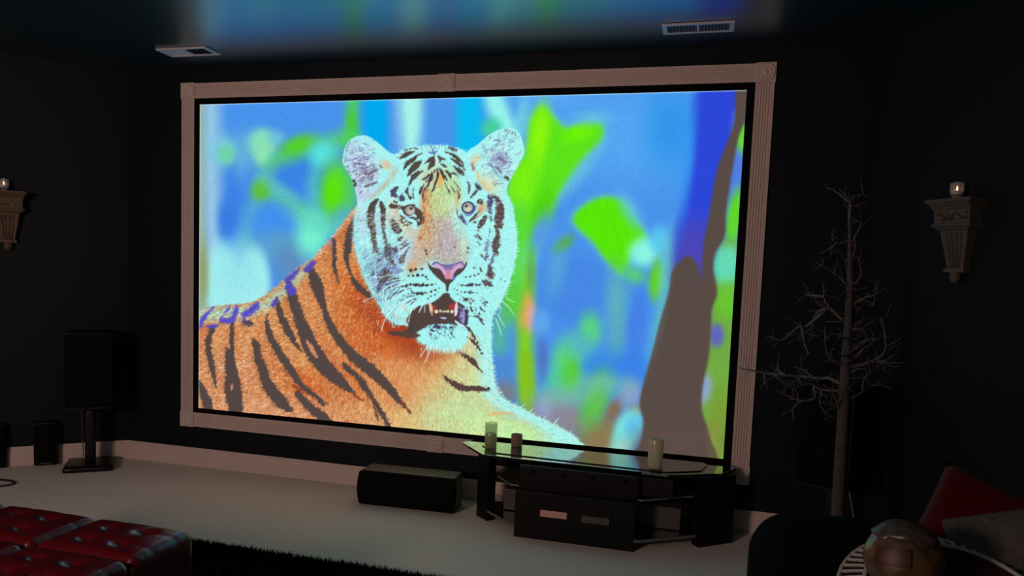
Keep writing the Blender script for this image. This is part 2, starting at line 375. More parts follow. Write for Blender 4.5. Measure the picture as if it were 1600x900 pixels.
blob(940, 690, 44, 44, (138, 122, 84), 0, .6); blob(930, 625, 20, 42, (96, 192, 74), 18, .7); blob(960, 640, 10, 20, (134, 106, 82), 30, .8); blob(985, 615, 18, 22, (134, 160, 200), 0, .7); blob(995, 642, 14, 10, (142, 140, 130), 0, .7)
blob(980, 672, 20, 34, (120, 222, 220), 24, .35); blob(990, 665, 12, 16, (96, 196, 232), 20, .7); blob(968, 705, 16, 20, (150, 214, 200), 10, .6)
poly([(1088,136),(1156,136),(1150,200),(1132,260),(1112,340),(1100,440),(1046,440),(1052,380),(1066,320),(1080,250)], (44, 70, 216), 9); blob(1080, 395, 26, 50, (76, 70, 186), 8, .7)
stroke([(1160,180,14),(1155,240,16),(1150,300,16)], (78, 134, 230), 4, 0); blob(1160, 215, 9, 28, (106, 218, 50), 4, .5); blob(1150, 262, 9, 26, (80, 124, 226), 8, .6); blob(1148, 340, 12, 44, (96, 214, 40), 8, .5)
stroke([(1140,390,16),(1128,520,22),(1120,640,30),(1116,730,30)], (112, 170, 66), 5, 0)
blob(1136, 415, 21, 32, (100, 216, 180), 6, .4); blob(1136, 470, 20, 26, (104, 196, 50), 0, .7); blob(1120, 524, 11, 18, (96, 100, 192), 0, .5); blob(1102, 608, 11, 22, (140, 168, 206), 6, .5); blob(1125, 645, 16, 40, (118, 158, 52), 0, .8)
tr = [(1152,134),(1172,134),(1164,186),(1153,216),(1143,270),(1134,330),(1132,368),(1118,394),(1114,420),(1120,456),(1112,482),(1110,512),(1107,556),(1098,600),(1096,640),(1108,680),(1114,730),(985,730),(1000,694),(1006,660),(1000,630),(1008,592),(1018,556),(1032,500),(1045,456),(1050,425),(1064,408),(1076,400),(1088,412),(1095,434),(1100,380),(1107,345),(1120,270),(1134,230),(1148,190)]
poly(tr, (88, 74, 68), 2.5); blob(1060, 690, 60, 26, (112, 84, 74), 0, .7, .8)
for (x, y) in ((1096,432),(1051,415)): blob(x, y, 5, 22, (82, 72, 150), 8, .9, .6)
blob(1116, 690, 10, 44, (130, 148, 62), 0, .7)
stroke([(806,330,14),(806,400,14),(800,460,12)], (86, 212, 70), 12, 0, .8); stroke([(782,500,12),(780,540,10)], (88, 196, 130), 12, 0, .8); blob(800, 470, 16, 30, (92, 206, 60), 0, .8)
for (x, y, rx, ry, c, an) in ((908,268,10,50,(104,196,220),38),(925,185,26,10,(104,196,224),0),(815,185,10,30,(120,222,220),10),(985,330,12,30,(100,196,226),-30),(1040,420,10,50,(110,206,200),8),(1030,500,8,60,(100,190,190),12),(870,420,14,40,(90,170,214),10),(960,470,14,50,(96,180,190),0),(905,540,22,18,(86,180,200),0),(940,600,40,14,(110,190,170),0),(500,350,40,14,(100,214,196),20),(440,300,26,10,(92,190,200),30),(380,260,10,30,(90,160,232),0),(1075,250,9,90,(54,150,240),6),(880,620,40,14,(116,190,170),0)):
    blob(x, y, rx, ry, c, an, .9, .7)
blob(372, 420, 30, 40, (150, 228, 236), 0, .7, .8); blob(395, 232, 30, 26, (120, 206, 206), 0, .9, .4); blob(360, 240, 24, 26, (116, 200, 206), 0, .9, .4)
for _k in range(3): canvas[:] = _blur(canvas, 11)
poly(tr, (88, 74, 68), 2.2, 0, .8)
canvas *= (1 + .012*_nz[..., None])
# -- animal: body
body = [(280,490),(300,485),(315,482),(335,478),(372,475),(400,470),(430,450),(455,428),(475,414),(490,405),(500,391),(525,363),(557,322),(600,280),(690,300),(750,300),(770,420),(772,476),(769,495),(767,530),(769,567),(773,600),(777,612),(790,625),(815,637),(838,650),(865,662),(888,676),(906,690),(912,702),(890,740),(300,740)]
bs, bm = pmask(body, .8, .4); BM = full(bs, bm)
_mix(bs, bm, (206, 126, 74))
O = lambda *a, **k: blob(*a, clip=BM, **k)
for (x, y, rx, ry, an) in ((345,540,14,60,0),(385,540,16,50,5),(430,500,22,60,-20),(470,470,20,60,-22),(505,440,20,55,-25),(540,420,26,40,0),(470,560,16,50,-30),(520,520,16,60,-30)): O(x, y, rx, ry, (216, 152, 96), ang=an, soft=.8)
for (x, y, rx, ry, an) in ((395,625,30,16,0),(480,600,30,16,30),(560,470,30,50,-30),(590,520,50,40,20),(560,590,26,18,40),(330,620,30,18,0)): O(x, y, rx, ry, (204, 106, 48), ang=an, soft=.8)
O(620, 500, 44, 26, (146, 54, 40), ang=20, soft=.7); O(590, 490, 40, 18, (176, 78, 42), ang=35, soft=.8); O(655, 552, 34, 20, (160, 66, 34), ang=25, soft=.8); O(590, 455, 26, 22, (170, 84, 44), ang=40, soft=.8)
O(360, 600, 60, 50, (212, 144, 98), soft=.7); O(430, 640, 140, 18, (218, 158, 116), ang=4, soft=.8); O(640, 600, 70, 40, (216, 150, 96), soft=.8); O(700, 600, 40, 30, (216, 166, 104), soft=.8); O(650, 660, 60, 26, (222, 196, 136), soft=.8); O(560, 650, 40, 20, (216, 164, 116), soft=.8)
O(735, 590, 34, 40, (202, 222, 160), soft=.8); O(745, 520, 24, 40, (204, 220, 170), soft=.7); O(720, 650, 60, 44, (188, 226, 164), soft=.8); O(800, 675, 90, 26, (194, 236, 164), ang=12, soft=.7); O(900, 700, 50, 26, (172, 240, 220), ang=20, soft=.5)
stroke([(752,440,22),(758,520,16),(762,570,14),(766,610,14),(790,634,12),(830,652,10),(880,682,12)], (170, 242, 234), 7, .4, clip=BM)
stroke([(494,398,3),(515,376,3),(540,342,4),(560,322,4)], (206, 222, 226), 4, .6, .8, clip=BM); stroke([(306,490,14),(350,488,12),(400,484,8),(440,458,8),(480,420,7)], (158, 226, 208), 6, .5, .8, clip=BM)
G = Z(305, 460, 4.5); C4 = Z(280, 400, 4); H = Z(470, 480, 4.73); K = Z(300, 300, 4.5); A2 = Z(500, 180, 4); B2 = Z(500, 380, 4)
st = [G([(20,600,8),(55,680,26),(85,760,34),(95,830,34)]), G([(125,232,20),(92,340,20),(108,450,22),(130,560,16),(148,655,5)]),
 G([(262,195,10),(258,300,17),(245,420,32),(250,500,36),(262,600,50),(272,700,58),(290,830,44)]),
 G([(408,320,10),(432,360,26),(440,440,28),(475,520,32),(500,610,36),(550,690,42),(610,760,40),(665,815,20)]),
 G([(505,145,6),(512,230,18),(535,310,22),(575,380,28),(625,460,28),(685,545,26),(735,620,20),(790,680,14),(850,712,14),(900,770,14)]),
 G([(575,25,10),(600,130,24),(640,230,25),(690,320,18),(745,395,5)]),
 C4([(690,165,18),(708,250,30),(740,350,32),(780,460,40),(825,570,48),(900,680,46),(970,750,40),(1040,812,24),(1095,855,5)]),
 C4([(825,80,20),(858,170,38),(885,260,26),(915,340,24)])[:3] + H([(170,0,20),(195,80,22),(235,160,30),(300,260,30),(400,370,40),(500,450,42),(600,540,36),(680,630,28),(740,700,18),(805,770,4)]),
 H([(315,415,10),(350,455,22),(410,505,18),(465,575,26),(530,670,16),(590,770,18),(650,870,16)]),
 H([(-20,550,10),(40,600,18),(100,650,14),(200,720,4)]), H([(-20,640,22),(60,730,30),(160,810,34),(220,850,20)]),
 K([(1135,195,10),(1108,300,24),(1095,400,26),(1088,480,16),(1120,580,8),(1160,650,6)]), K([(1000,330,6),(1002,430,16),(1000,500,14),(1012,570,8),(1035,640,3)]),
 B2([(200,220,10),(250,280,20),(310,330,14)]), H([(540,720,3),(560,790,6),(575,840,4)])]
for P in st: stroke(P, DK, .7, .8, clip=BM)
for P in (G([(228,300,6),(238,370,8)]), G([(262,625,4),(258,660,7)]), C4([(800,530,4),(835,590,14),(860,630,6)])): stroke(P, (206, 140, 104), .8, .6)
for (P) in (G([(30,230,10),(60,170,12),(130,90,6)]), G([(100,222,8),(150,218,8)]), G([(190,180,14),(260,175,18),(295,90,10)]), G([(210,130,8),(245,90,5)]), G([(345,140,16),(400,110,22),(440,70,16)]), G([(545,80,10),(575,40,14)]), C4([(680,150,16),(700,130,16),(740,95,8)]), C4([(690,190,22),(700,215,24)]), C4([(805,85,16),(840,45,12)]), K([(995,320,6),(1000,380,10)])):
    stroke(P, (88, 80, 200), 1.2, .7, .9, clip=BM)
stroke(G([(350,190,16),(380,210,20)]), DK, .8, 1.2); stroke(B2([(770,830,3),(820,860,8),(900,885,8)]), (120, 70, 54), .7, .8)
BF = [(330,500,-.8,.5),(400,520,-.9,.35),(470,480,-.9,.3),(520,420,-.9,.4),(560,480,-.5,.8),(450,600,-.7,.6),(560,600,.1,1),(650,620,.05,1),(720,640,.1,1),(600,540,-.2,1),(760,540,.8,.35),(775,600,.8,.25),(810,640,.75,-.15),(870,668,.9,.05),(800,690,.7,.4),(470,412,-.6,-.4),(740,560,.3,.9)]
SM = np.zeros((CH, CW), np.float32)
for P in st:
    P2 = [(p[0], p[1], p[2]*.9) for p in smooth(P, 4)]; W = 14
    s_ = _box(min(p[0] for p in P2)-W, min(p[1] for p in P2)-W, max(p[0] for p in P2)+W, max(p[1] for p in P2)+W)
    SM[s_] = np.maximum(SM[s_], _segd(P2, s_, False) < .8)
NB = BM*(1-SM)
fur(BM, 30000, 5.5, BF, .16, .75, .35); fur(NB*(_xx < 600), 12000, 5, BF, .2, .85, .3, (246, 214, 172), .3); fur(NB*(_xx < 600), 9000, 4, BF, .1, .8, .3, (164, 82, 42), .6); fur(NB*((_xx > 560) & (_xx < 780) & (_yy > 560)), 9000, 6, BF, .1, .6, .3, (240, 222, 170), .4)
fur(NB*((_xx > 560) & (_xx < 740) & (_yy > 560)), 3000, 6, BF, .1, .5, .3, (206, 140, 84), .7)
for P in st: stroke([(p[0], p[1], p[2]*1.02) for p in P], DK, .8, 1.0, .95, clip=BM)
fur(NB, 9000, 3.2, BF, .14, .8, .4)
ys_, xs_ = np.nonzero((NB > .5) & (_xx < 600) & (_yy > 400))
for k in _rs.randint(0, len(ys_), 1500):
    x = PX0+xs_[k]/PS; y = PY0+ys_[k]/PS; w = np.clip((x-430)/150, 0, 1); L = 3.5+3*_rs.rand(); a = np.arctan2(.45+.5*w, -.9+.5*w)+_rs.randn()*.25
    c = ((244, 210, 172), (232, 186, 142), (178, 100, 62), (206, 122, 70))[_rs.randint(4)]
    stroke([(x, y, .9), (x+L*.5*np.cos(a), y+L*.5*np.sin(a), .8), (x+L*np.cos(a+.3), y+L*np.sin(a+.3), .15)], c, .6, .2, .6*(1-.4*w), clip=NB)
for P in (G([(228,300,7),(238,370,9)]), G([(262,625,5),(258,660,8)]), C4([(800,530,5),(835,590,15),(860,630,8)])): stroke(P, (206, 140, 104), .8, .7)
for P in (H([(740,700,6),(800,770,8),(815,790,3)]), H([(385,640,8),(420,670,10),(470,690,4)]), H([(540,720,4),(575,800,6)]), G([(690,640,10),(760,690,8)])): stroke(P, (138, 62, 42), 1.2, .8, .8)
for P in (G([(30,230,12),(60,170,14),(130,90,7)]), G([(85,225,10),(150,220,12)]), G([(190,180,16),(260,180,20),(295,90,12)]), G([(210,130,8),(245,90,6)]), G([(340,145,18),(400,110,26),(440,70,18)]), G([(350,185,18),(385,205,20)]), G([(545,80,10),(575,40,14)]), C4([(680,150,20),(700,130,20),(745,90,10)]), C4([(690,190,26),(705,220,28)]), C4([(800,85,20),(845,40,15)])):
    stroke(P, (84, 76, 196), 1.3, 1.0, .9, clip=BM)
stroke(G([(350,190,14),(390,205,18)]), DK, .8, 1.4); fur(BM*(_yy < 505)*(_xx < 500), 1500, 4, BF, .1, .8, .4)
canvas[:] *= 1-(NB*(_xx < 660)*np.clip((700-_xx)/80, 0, 1))[..., None]*np.array([.0, .05, .10], np.float32)*np.clip((_xx-380)/120, 0, 1)[..., None]
# -- animal: head
head = [(560,318),(590,270),(616,243),(640,231),(672,227),(705,229),(732,239),(765,262),(790,300),(801,322),(805,350),(808,380),(805,405),(797,437),(790,455),(780,475),(768,494),(762,520),(735,520),(700,505),(640,510),(606,498),(590,470),(572,440),(560,405),(553,370)]
ear_l = [(562,322),(557,305),(550,280),(537,258),(536,244),(541,227),(552,215),(572,212),(588,221),(606,236),(618,246),(606,276),(590,304)]
ear_r = [(730,240),(745,227),(770,207),(795,200),(810,206),(817,222),(819,240),(808,262),(793,290),(790,310),(770,306),(748,276)]
hs, hm = pmask(head, .9, .5); HM = full(hs, hm)
el, eml = pmask(ear_l, .6, .25); er, emr = pmask(ear_r, .6, .25); EL = full(el, eml); ER = full(er, emr)
for s, m in ((hs, hm), (el, eml), (er, emr)): _mix(s, m, MINT)
E1 = Z(530, 200, 7.5); E2 = Z(720, 190, 7.5)
blob(562, 262, 24, 38, (182, 200, 232), -20, .6, .8, EL); blob(574, 272, 14, 10, (132, 112, 140), -30, .8, .9, EL); blob(604, 258, 10, 6, (224, 196, 160), 40, .8, .9, EL); blob(566, 304, 16, 10, (196, 196, 226), 0, .8, .8, EL)
blob(780, 250, 16, 12, (150, 140, 186), 30, .9, .7, ER); blob(742, 250, 10, 6, (222, 206, 170), -40, .8, .9, ER); blob(764, 288, 12, 16, (226, 224, 170), -30, .8, .8, ER)
for i in range(300):
    t = _rs.rand()*6.28; r = _rs.rand()**.6
    x = 570+r*26*np.cos(t); y = 262+r*38*np.sin(t); a = np.arctan2(y-240, x-616)+_rs.randn()*.45; L = 4+6*_rs.rand()
    c = ((104, 96, 138), (220, 240, 250), (128, 128, 172), (220, 248, 250))[_rs.randint(4)]
    stroke([(x, y, .5), (x+L*.5*np.cos(a)+_rs.randn(), y+L*.5*np.sin(a)+_rs.randn(), .6), (x+L*np.cos(a), y+L*np.sin(a), .1)], c, .5, .1, .8, EL)
    x = 780+r*32*np.cos(t); y = 250+r*40*np.sin(t); a = np.arctan2(y-266, x-738)+_rs.randn()*.5
    c = ((112, 110, 146), (214, 250, 248), (140, 140, 176), (210, 248, 246))[_rs.randint(4)]
    stroke([(x, y, .4), (x+L*.5*np.cos(a)+_rs.randn(), y+L*.5*np.sin(a)+_rs.randn(), .55), (x+L*np.cos(a), y+L*np.sin(a), .1)], c, .5, .1, .8, ER)
for P in (E1([(230,420,8),(290,430,10),(310,440,4)]), E1([(300,530,10),(340,540,12),(440,490,6)]), E1([(310,690,10),(370,660,10),(450,640,5)]), E1([(480,430,6),(500,470,10)])): stroke(P, (104, 80, 100), .6, .5, .9)
stroke(E1([(170,620,14),(190,660,16),(185,680,8)]), DK, .6, .4); stroke(E1([(130,160,8),(100,220,6),(75,280,4)]), (120, 120, 140), .8, .2, .7)
for P in (E2([(410,530,8),(450,570,12),(470,610,8)]), E2([(430,420,8),(480,450,14),(530,480,8)]), E2([(330,480,6),(400,570,6),(440,650,5)]), E2([(380,220,5),(470,222,6)]), E2([(510,360,4),(540,410,6)])): stroke(P, (116, 100, 146), .6, .5, .8)
stroke(E2([(515,650,12),(545,660,18),(560,680,10)]), DK, .6, .4)
for i in range(26):
    u = _rs.rand(); x = 788+u*26; y = 201+u*u*14+_rs.rand()*2; stroke([(x, y, .45), (x-1.5+_rs.randn(), y+3.5+_rs.rand()*3, .2)], ((110, 106, 126), (214, 248, 246))[_rs.randint(2)], .5, .1, .8)
for i in range(60):
    u = _rs.rand()*2.6+2.6; x = 572+33*np.cos(u); y = 250+34*np.sin(u); stroke([(x, y, .5), (x+3*np.cos(u+2.6), y+3*np.sin(u+2.6), .2)], ((130, 128, 160), (214, 240, 248))[_rs.randint(2)], .5, .1, .7, EL)
# face tints
Fb = lambda *a, **k: blob(*a, clip=HM, **k)
A = Z(600, 220, 10); B = Z(560, 300, 9); Cc = Z(680, 290, 8.18); D = Z(570, 390, 9); E = Z(650, 390, 8.18); F = Z(600, 470, 6.43)
stroke([(618,268,3),(607,284,3),(596,296,3),(582,308,2)], (200, 150, 112), 3.5, .8, .6, HM); stroke([(738,258,2),(740,266,2)], (166, 90, 60), 1.5, .4); stroke([(744,270,2),(752,286,3),(762,298,3)], (222, 196, 140), 3, .5)
Fb(668, 275, 14, 14, (190, 222, 190), soft=.8); Fb(690, 310, 27, 42, (196, 214, 150), soft=.5); Fb(700, 300, 14, 30, (184, 226, 170), soft=.8); Fb(688, 282, 4, 12, (236, 178, 92), soft=.7)
stroke([(664,300,4),(664,325,6),(668,345,7),(664,365,8),(650,395,8),(643,415,6)], (222, 152, 92), 6, .8, .9, HM); stroke([(716,300,2),(714,320,3),(712,335,3)], (224, 170, 110), 3, .6, .8, HM)
poly([(674,345),(712,340),(722,365),(728,400),(722,412),(700,416),(676,410),(655,420),(648,400),(660,370)], (192, 178, 164), 12, .5, .9); blob(702, 388, 22, 24, (184, 174, 178), 0, .8, .9); blob(668, 372, 10, 22, (206, 160, 122), 20, .9, .8); blob(662, 385, 14, 20, (212, 184, 150), 10, .8, .8); blob(715, 350, 8, 26, (176, 232, 224), -10, .8); blob(722, 385, 6, 16, (196, 224, 190), 0, .8)
blob(625, 343, 18, 12, (222, 196, 156), 35, .8, .9); blob(643, 365, 12, 12, (206, 196, 176), 0, .9, .9); blob(752, 325, 9, 7, (222, 180, 136), -50, .8, .9); blob(645, 410, 8, 16, (222, 160, 92), 10, .7, .9)
blob(634, 396, 18, 18, (180, 206, 236), 0, .8, .8); blob(604, 420, 20, 24, (158, 200, 236), 30, .8, .7); blob(613, 330, 8, 22, (222, 222, 200), 5, .8, .7); blob(590, 350, 6, 22, (206, 214, 214), 8, .8, .7); blob(567, 345, 8, 24, (206, 216, 226), 0, .8, .7)
R = [(600,400,-.7,.7),(580,350,-.8,.4),(570,430,-.5,.8),(600,470,-.4,.9),(690,260,0,-1),(640,250,-.5,-.8),(740,250,.5,-.7),(690,320,.1,-1),(700,380,.1,-1),(790,340,.9,-.1),(800,400,.9,.25),(780,460,.7,.7),(760,420,.7,.5),(740,380,.8,.3),(630,350,-.7,.3),(560,300,-.6,.2),(550,240,-.7,-.3),(800,230,.5,-.6),(690,500,0,1)]
fur(HM, 16000, 4.5, R, .09, .7, .3); fur(HM*(_xx < 625)*(_yy > 330), 5000, 6, R, .1, .7, .25, (112, 150, 190), .25); fur(np.maximum(EL, ER), 1500, 3, R, .05, .5, .4)
fur(full(*pmask([(672,300),(716,300),(718,360),(726,405),(690,414),(650,412),(650,380),(664,350)], 1)), 6000, 3.5, R, .14, .8, .35)
# head markings
def S(T, L, col=DK, jit=.3, soft=.5, a=1):
    for P in L: stroke([(p[0], p[1], p[2]*1.13+.12) for p in T(P)], col, soft, jit, a)
S(A, [[(250,280,10),(350,215,30),(480,165,8)],[(340,140,6),(440,120,8)],[(470,110,6),(520,130,10)],[(312,440,8),(380,350,32),(460,290,26),(520,230,10),(600,203,4)],[(365,560,5),(430,460,36),(500,390,48),(560,335,22),(585,295,4)],[(385,710,5),(440,600,26),(510,525,32),(610,475,6)],
 [(635,355,5),(720,300,26),(778,245,6)],[(685,455,5),(750,370,38),(772,290,26),(780,235,5)],[(845,245,10),(900,280,18),(975,300,3)],[(855,260,14),(880,310,14),(868,345,4)],[(955,178,5),(1050,210,18),(1130,260,24),(1200,320,15),(1245,375,5)],[(1025,108,16),(1080,140,20),(1145,152,6)],
 [(1035,278,5),(1100,310,15),(1180,370,22),(1235,405,14)],[(1085,398,6),(1150,450,26),(1210,500,30),(1258,548,5)],[(1055,505,10),(1120,520,12),(1178,578,5)],[(1240,430,6),(1270,460,5)]])
S(A, [[(832,440,8),(842,520,16),(830,600,14),(795,690,6)],[(868,440,10),(920,520,22),(945,610,8)],[(955,465,8),(1020,520,20),(1055,605,6)],[(800,460,8),(742,540,22),(722,620,16),(675,710,6)],[(705,535,12),(650,590,14),(595,605,6)],[(695,610,8),(655,645,14)],[(895,365,12),(940,395,16),(985,412,6)],[(805,640,8),(780,740,14),(745,810,6)],[(625,690,6),(575,770,16),(560,840,8)],
 [(705,695,6),(640,750,14),(612,830,14),(612,905,10)],[(955,670,5),(1010,780,8),(1035,840,4)],[(1050,720,4),(1110,805,8)],[(1095,640,4),(1195,775,4)],[(1140,765,6),(1175,860,11),(1160,910,8)],[(960,560,10),(985,620,8)],[(760,560,10),(740,620,10)]], (76, 56, 62))
S(A, [[(770,130,6),(770,190,16)],[(710,185,8),(770,195,16),(830,165,6)]], (110, 110, 190), .4, .8); S(A, [[(800,250,6),(822,330,6),(835,400,8)],[(790,420,4),(760,470,5),(780,530,5)],[(660,640,5),(640,700,5)]], (240, 226, 216), .1)
S(A, [[(1308,645,6),(1330,700,13),(1330,760,11),(1318,830,4)],[(1355,888,8),(1420,820,20),(1450,770,10)],[(370,735,10),(358,800,22)],[(375,835,8),(415,895,22)],[(470,740,3),(450,820,4),(470,900,5)]]); S(A, [[(1430,685,14),(1490,750,30)],[(205,735,12),(145,815,36),(195,865,18)],[(290,845,16),(270,890,36),(300,905,32)]], (78, 72, 104), .9)
S(B, [[(280,105,16),(205,180,38),(180,280,45),(180,400,45),(205,520,35),(220,650,30),(240,750,30),(275,850,18)],[(320,158,22),(348,250,34),(350,350,30),(350,460,26),(362,560,18),(382,660,18),(405,740,22),(425,800,40),(425,890,40)],[(482,378,10),(508,460,40),(550,530,44),(600,545,18)],
 [(470,195,30),(560,212,24),(640,222,22),(740,182,14),(800,220,22),(850,300,42),(885,390,42),(850,440,30),(825,490,6)],[(615,245,18),(650,310,24),(720,355,18),(800,380,26)],[(570,672,20),(605,660,26)],[(605,745,8),(675,680,12)],[(600,800,8),(690,735,14)],[(595,390,10),(625,432,14)],[(640,470,10),(705,466,10)],[(500,130,10),(535,150,14)],[(640,890,6),(700,800,10),(720,780,4)],[(540,770,10),(520,820,30)],[(930,810,10),(950,830,16)],[(440,740,14),(490,800,14)]], DK, .45)
poly(B([(578,245),(612,250),(650,325),(720,368),(795,392),(832,470),(795,520),(742,440),(660,400),(600,330)]), (176, 244, 240), .5); S(B, [[(585,315,5),(650,390,18),(750,442,8)]])
s_ = B([(730,258)]); x, y = s_[0]; blob(x, y, 8.2, 7.8, (70, 64, 72), 0, .12); blob(x, y, 7.4, 7.0, (172, 166, 158), 0, .2); blob(x+.5, y+2.5, 4.5, 3, (204, 200, 190), 0, .8); blob(x+1.5, y-2.6, 2.4, 2.6, (62, 62, 72), 0, .4); blob(x+3.2, y-.4, .9, .7, (250, 250, 250), 0, .5)
S(B, [[(650,320,4),(690,345,5),(750,350,4)]], (176, 206, 240), .1); blob(*B([(853,400)])[0], 1, 2.4, (250, 252, 250), 0, .4); S(B, [[(640,190,3),(700,168,5),(760,165,3)]], (210, 236, 250), .1); S(B, [[(600,205,2),(540,240,8),(530,300,10)]], (214, 160, 140), .4, 1)
S(Cc, [[(690,130,16),(700,200,36),(690,280,26),(702,350,14)],[(700,400,9),(712,445,6)],[(702,550,3),(688,650,3)]], (86, 80, 120), .8); S(Cc, [[(668,705,16),(660,780,18),(655,890,16)]], (112, 112, 160), 1.3, .8, .8)
S(Cc, [[(718,125,6),(790,180,30),(820,280,46),(822,380,52),(810,470,50),(845,530,16)],[(765,515,10),(800,600,24),(790,680,30),(770,760,42),(770,840,30),(795,885,6)]], (92, 72, 72), .8)
S(Cc, [[(437,462,6),(480,420,15),(540,350,10),(575,305,6)],[(545,215,14),(575,200,26),(600,240,10)],[(560,525,22),(600,470,34),(642,395,14)],[(500,465,14),(520,470,10)],[(535,570,6),(555,572,6)],[(500,640,4),(560,670,5),(600,705,4)],[(540,625,5),(595,690,6)],[(540,720,4),(575,755,6)],[(570,870,6),(600,905,8)],[(415,795,8),(425,805,8)],[(245,785,8),(252,795,8)],[(400,840,6),(420,860,6)]]); S(Cc, [[(520,420,5),(580,360,8)],[(575,330,8),(600,290,8)]], (222, 150, 90), .3, .8)
x, y = Cc([(420,282)])[0]; blob(x, y, 10.4, 9.8, (48, 46, 84), -20, .08); blob(x-.2, y-.2, 7.7, 7.3, (174, 178, 172), 0, .16); blob(x, y+2.5, 5, 3, (206, 212, 206), 0, .8); blob(x-2.4, y-2.4, 2.5, 2.2, (50, 50, 66), 0, .4); blob(x-.6, y-.4, .9, .8, (250, 250, 250), 0, .5)
S(Cc, [[(340,365,8),(350,420,15),(380,470,13),(402,505,4)],[(385,372,6),(440,378,7),(500,320,8),(520,255,7)]], (104, 108, 190), .2); S(Cc, [[(328,395,10),(362,465,9)],[(275,300,3),(290,380,4),(330,440,6)]], (70, 56, 80), .2)
S(D, [[(310,0,18),(340,80,36),(372,160,30),(425,215,10)],[(150,0,22),(198,55,10)],[(562,78,22),(520,150,32),(508,195,8)],[(280,285,30),(310,340,58),(250,420,46),(220,490,36),(195,570,24)],[(340,400,26),(460,408,8)],[(240,110,8),(200,150,8)],[(130,300,10),(110,350,14)],[(210,210,8),(170,260,10)]], DK, .9, .8)
S(D, [[(330,250,20),(420,290,14),(500,300,10)],[(230,290,18),(190,360,12)],[(170,520,16),(200,560,10)],[(440,240,8),(540,300,8)],[(260,470,14),(420,440,6)]], (104, 100, 160), 1.2, .9, .8)
for (x, y, r) in ((620,370,12),(680,370,18),(745,360,20),(812,365,18),(860,382,14),(718,280,18),(800,272,12),(650,290,24),(880,418,8),(930,590,13),(990,570,11),(1045,545,10),(1030,600,7),(890,685,10),(935,655,12),(990,635,9),(1000,485,6),(870,65,12),(850,10,14)): stroke(D([(x-3, y, r), (x+3, y-2, r)]), (60, 50, 56), .6, .4)
S(D, [[(610,490,10),(690,500,14),(760,500,20),(830,505,18),(900,495,10),(965,490,6)],[(655,590,12),(720,620,18),(790,620,14),(875,610,10)],[(570,520,6),(600,500,14)]], (70, 62, 66), .9)
poly(B2([(790,308),(842,362),(882,378),(918,420),(928,480),(912,518),(840,502),(740,500),(660,516),(622,545),(592,592),(500,582),(440,572),(432,552),(535,548),(552,520),(540,480),(560,440),(600,400),(650,384),(700,372),(742,345)]), (80, 66, 62), .8, .5)
poly(B2([(400,400),(470,440),(540,470),(545,500),(470,470)]), (190, 196, 190), 4, .5, .5)
S(E, [[(225,730,20),(240,780,14)],[(420,760,10),(470,720,30),(500,700,16)],[(490,730,20),(500,790,10)]], (168, 58, 54), .4, .8)
for (x, y, r) in ((262,792,22),(312,786,15),(350,792,12),(380,790,12),(410,790,15),(460,792,20)): blob(*E([(x, y)])[0], r/8.18, r/7.4, (236, 226, 190), 0, .3)
S(E, [[(178,690,12),(196,770,17),(206,835,8)]], (226, 206, 170), .2); S(E, [[(200,790,6),(206,830,10)]], (200, 120, 90), .3); S(E, [[(518,690,10),(514,790,20),(500,840,10)]], (226, 206, 226), .3); S(E, [[(320,868,6),(350,875,12),(395,880,5)]], (190, 180, 230), .5)
S(E, [[(590,740,30),(600,830,36),(600,930,34)]], (72, 62, 76), .5); S(E, [[(628,750,7),(616,850,9),(606,930,9)],[(560,735,5),(580,770,6)],[(585,800,4),(575,870,5)]], (156, 158, 220), .8); S(E, [[(650,740,6),(660,800,10)],[(560,760,10),(560,860,14)]], (66, 56, 80), .6)
poly(E([(205,185),(262,166),(330,192),(400,206),(480,192),(560,164),(612,195),(560,242),(495,290),(455,385),(400,402),(356,382),(338,300),(280,240)]), (176, 146, 190), .8)
blob(*E([(405,225)])[0], 10, 4, (126, 112, 160), 0, .8); S(E, [[(270,200,20),(330,250,20),(370,320,22),(380,370,18)],[(560,205,18),(490,260,16),(450,330,14),(440,370,14)]], (224, 176, 214), .2, 2, .9); blob(*E([(410,330)])[0], 4, 7, (216, 136, 150), 0, .8)
poly(E([(150,158),(188,205),(240,232),(310,252),(355,320),(372,392),(330,402),(240,325),(170,240)]), (82, 66, 66), .7, .2); poly(E([(645,148),(650,200),(590,290),(520,340),(470,400),(480,320),(530,250),(605,225)]), (84, 68, 70), .7, .2); S(E, [[(480,330,8),(490,370,10)]], (110, 110, 190), .2)
poly(E([(320,385),(480,385),(425,450),(412,530),(388,530),(378,450)]), (82, 66, 66), .7, .2); S(E, [[(202,195,5),(260,163,9),(320,190,7),(400,206,6),(480,190,6),(540,170,6),(590,163,7),(612,205,4)]], (104, 92, 150), .1)
for (x, y, r) in ((640,350,10),(690,342,10),(750,325,11),(795,315,11),(740,230,11),(490,500,8),(525,520,8),(580,545,10),(628,545,12),(735,552,10),(780,550,9),(530,570,8),(570,595,7),(605,612,8),(565,640,7),(545,450,5),(1100,240,6),(1085,370,6),(1140,405,7),(960,540,6)): stroke(E([(x-4, y+2, r*.8), (x+4, y-3, r*.8)]), (74, 70, 80), .6, .3)
S(E, [[(575,456,5),(640,455,9),(700,450,18),(750,445,9),(805,450,10)],[(670,545,12),(710,548,12)],[(815,220,5),(825,270,5)],[(800,50,5),(870,100,6)]], (74, 66, 76), .8)
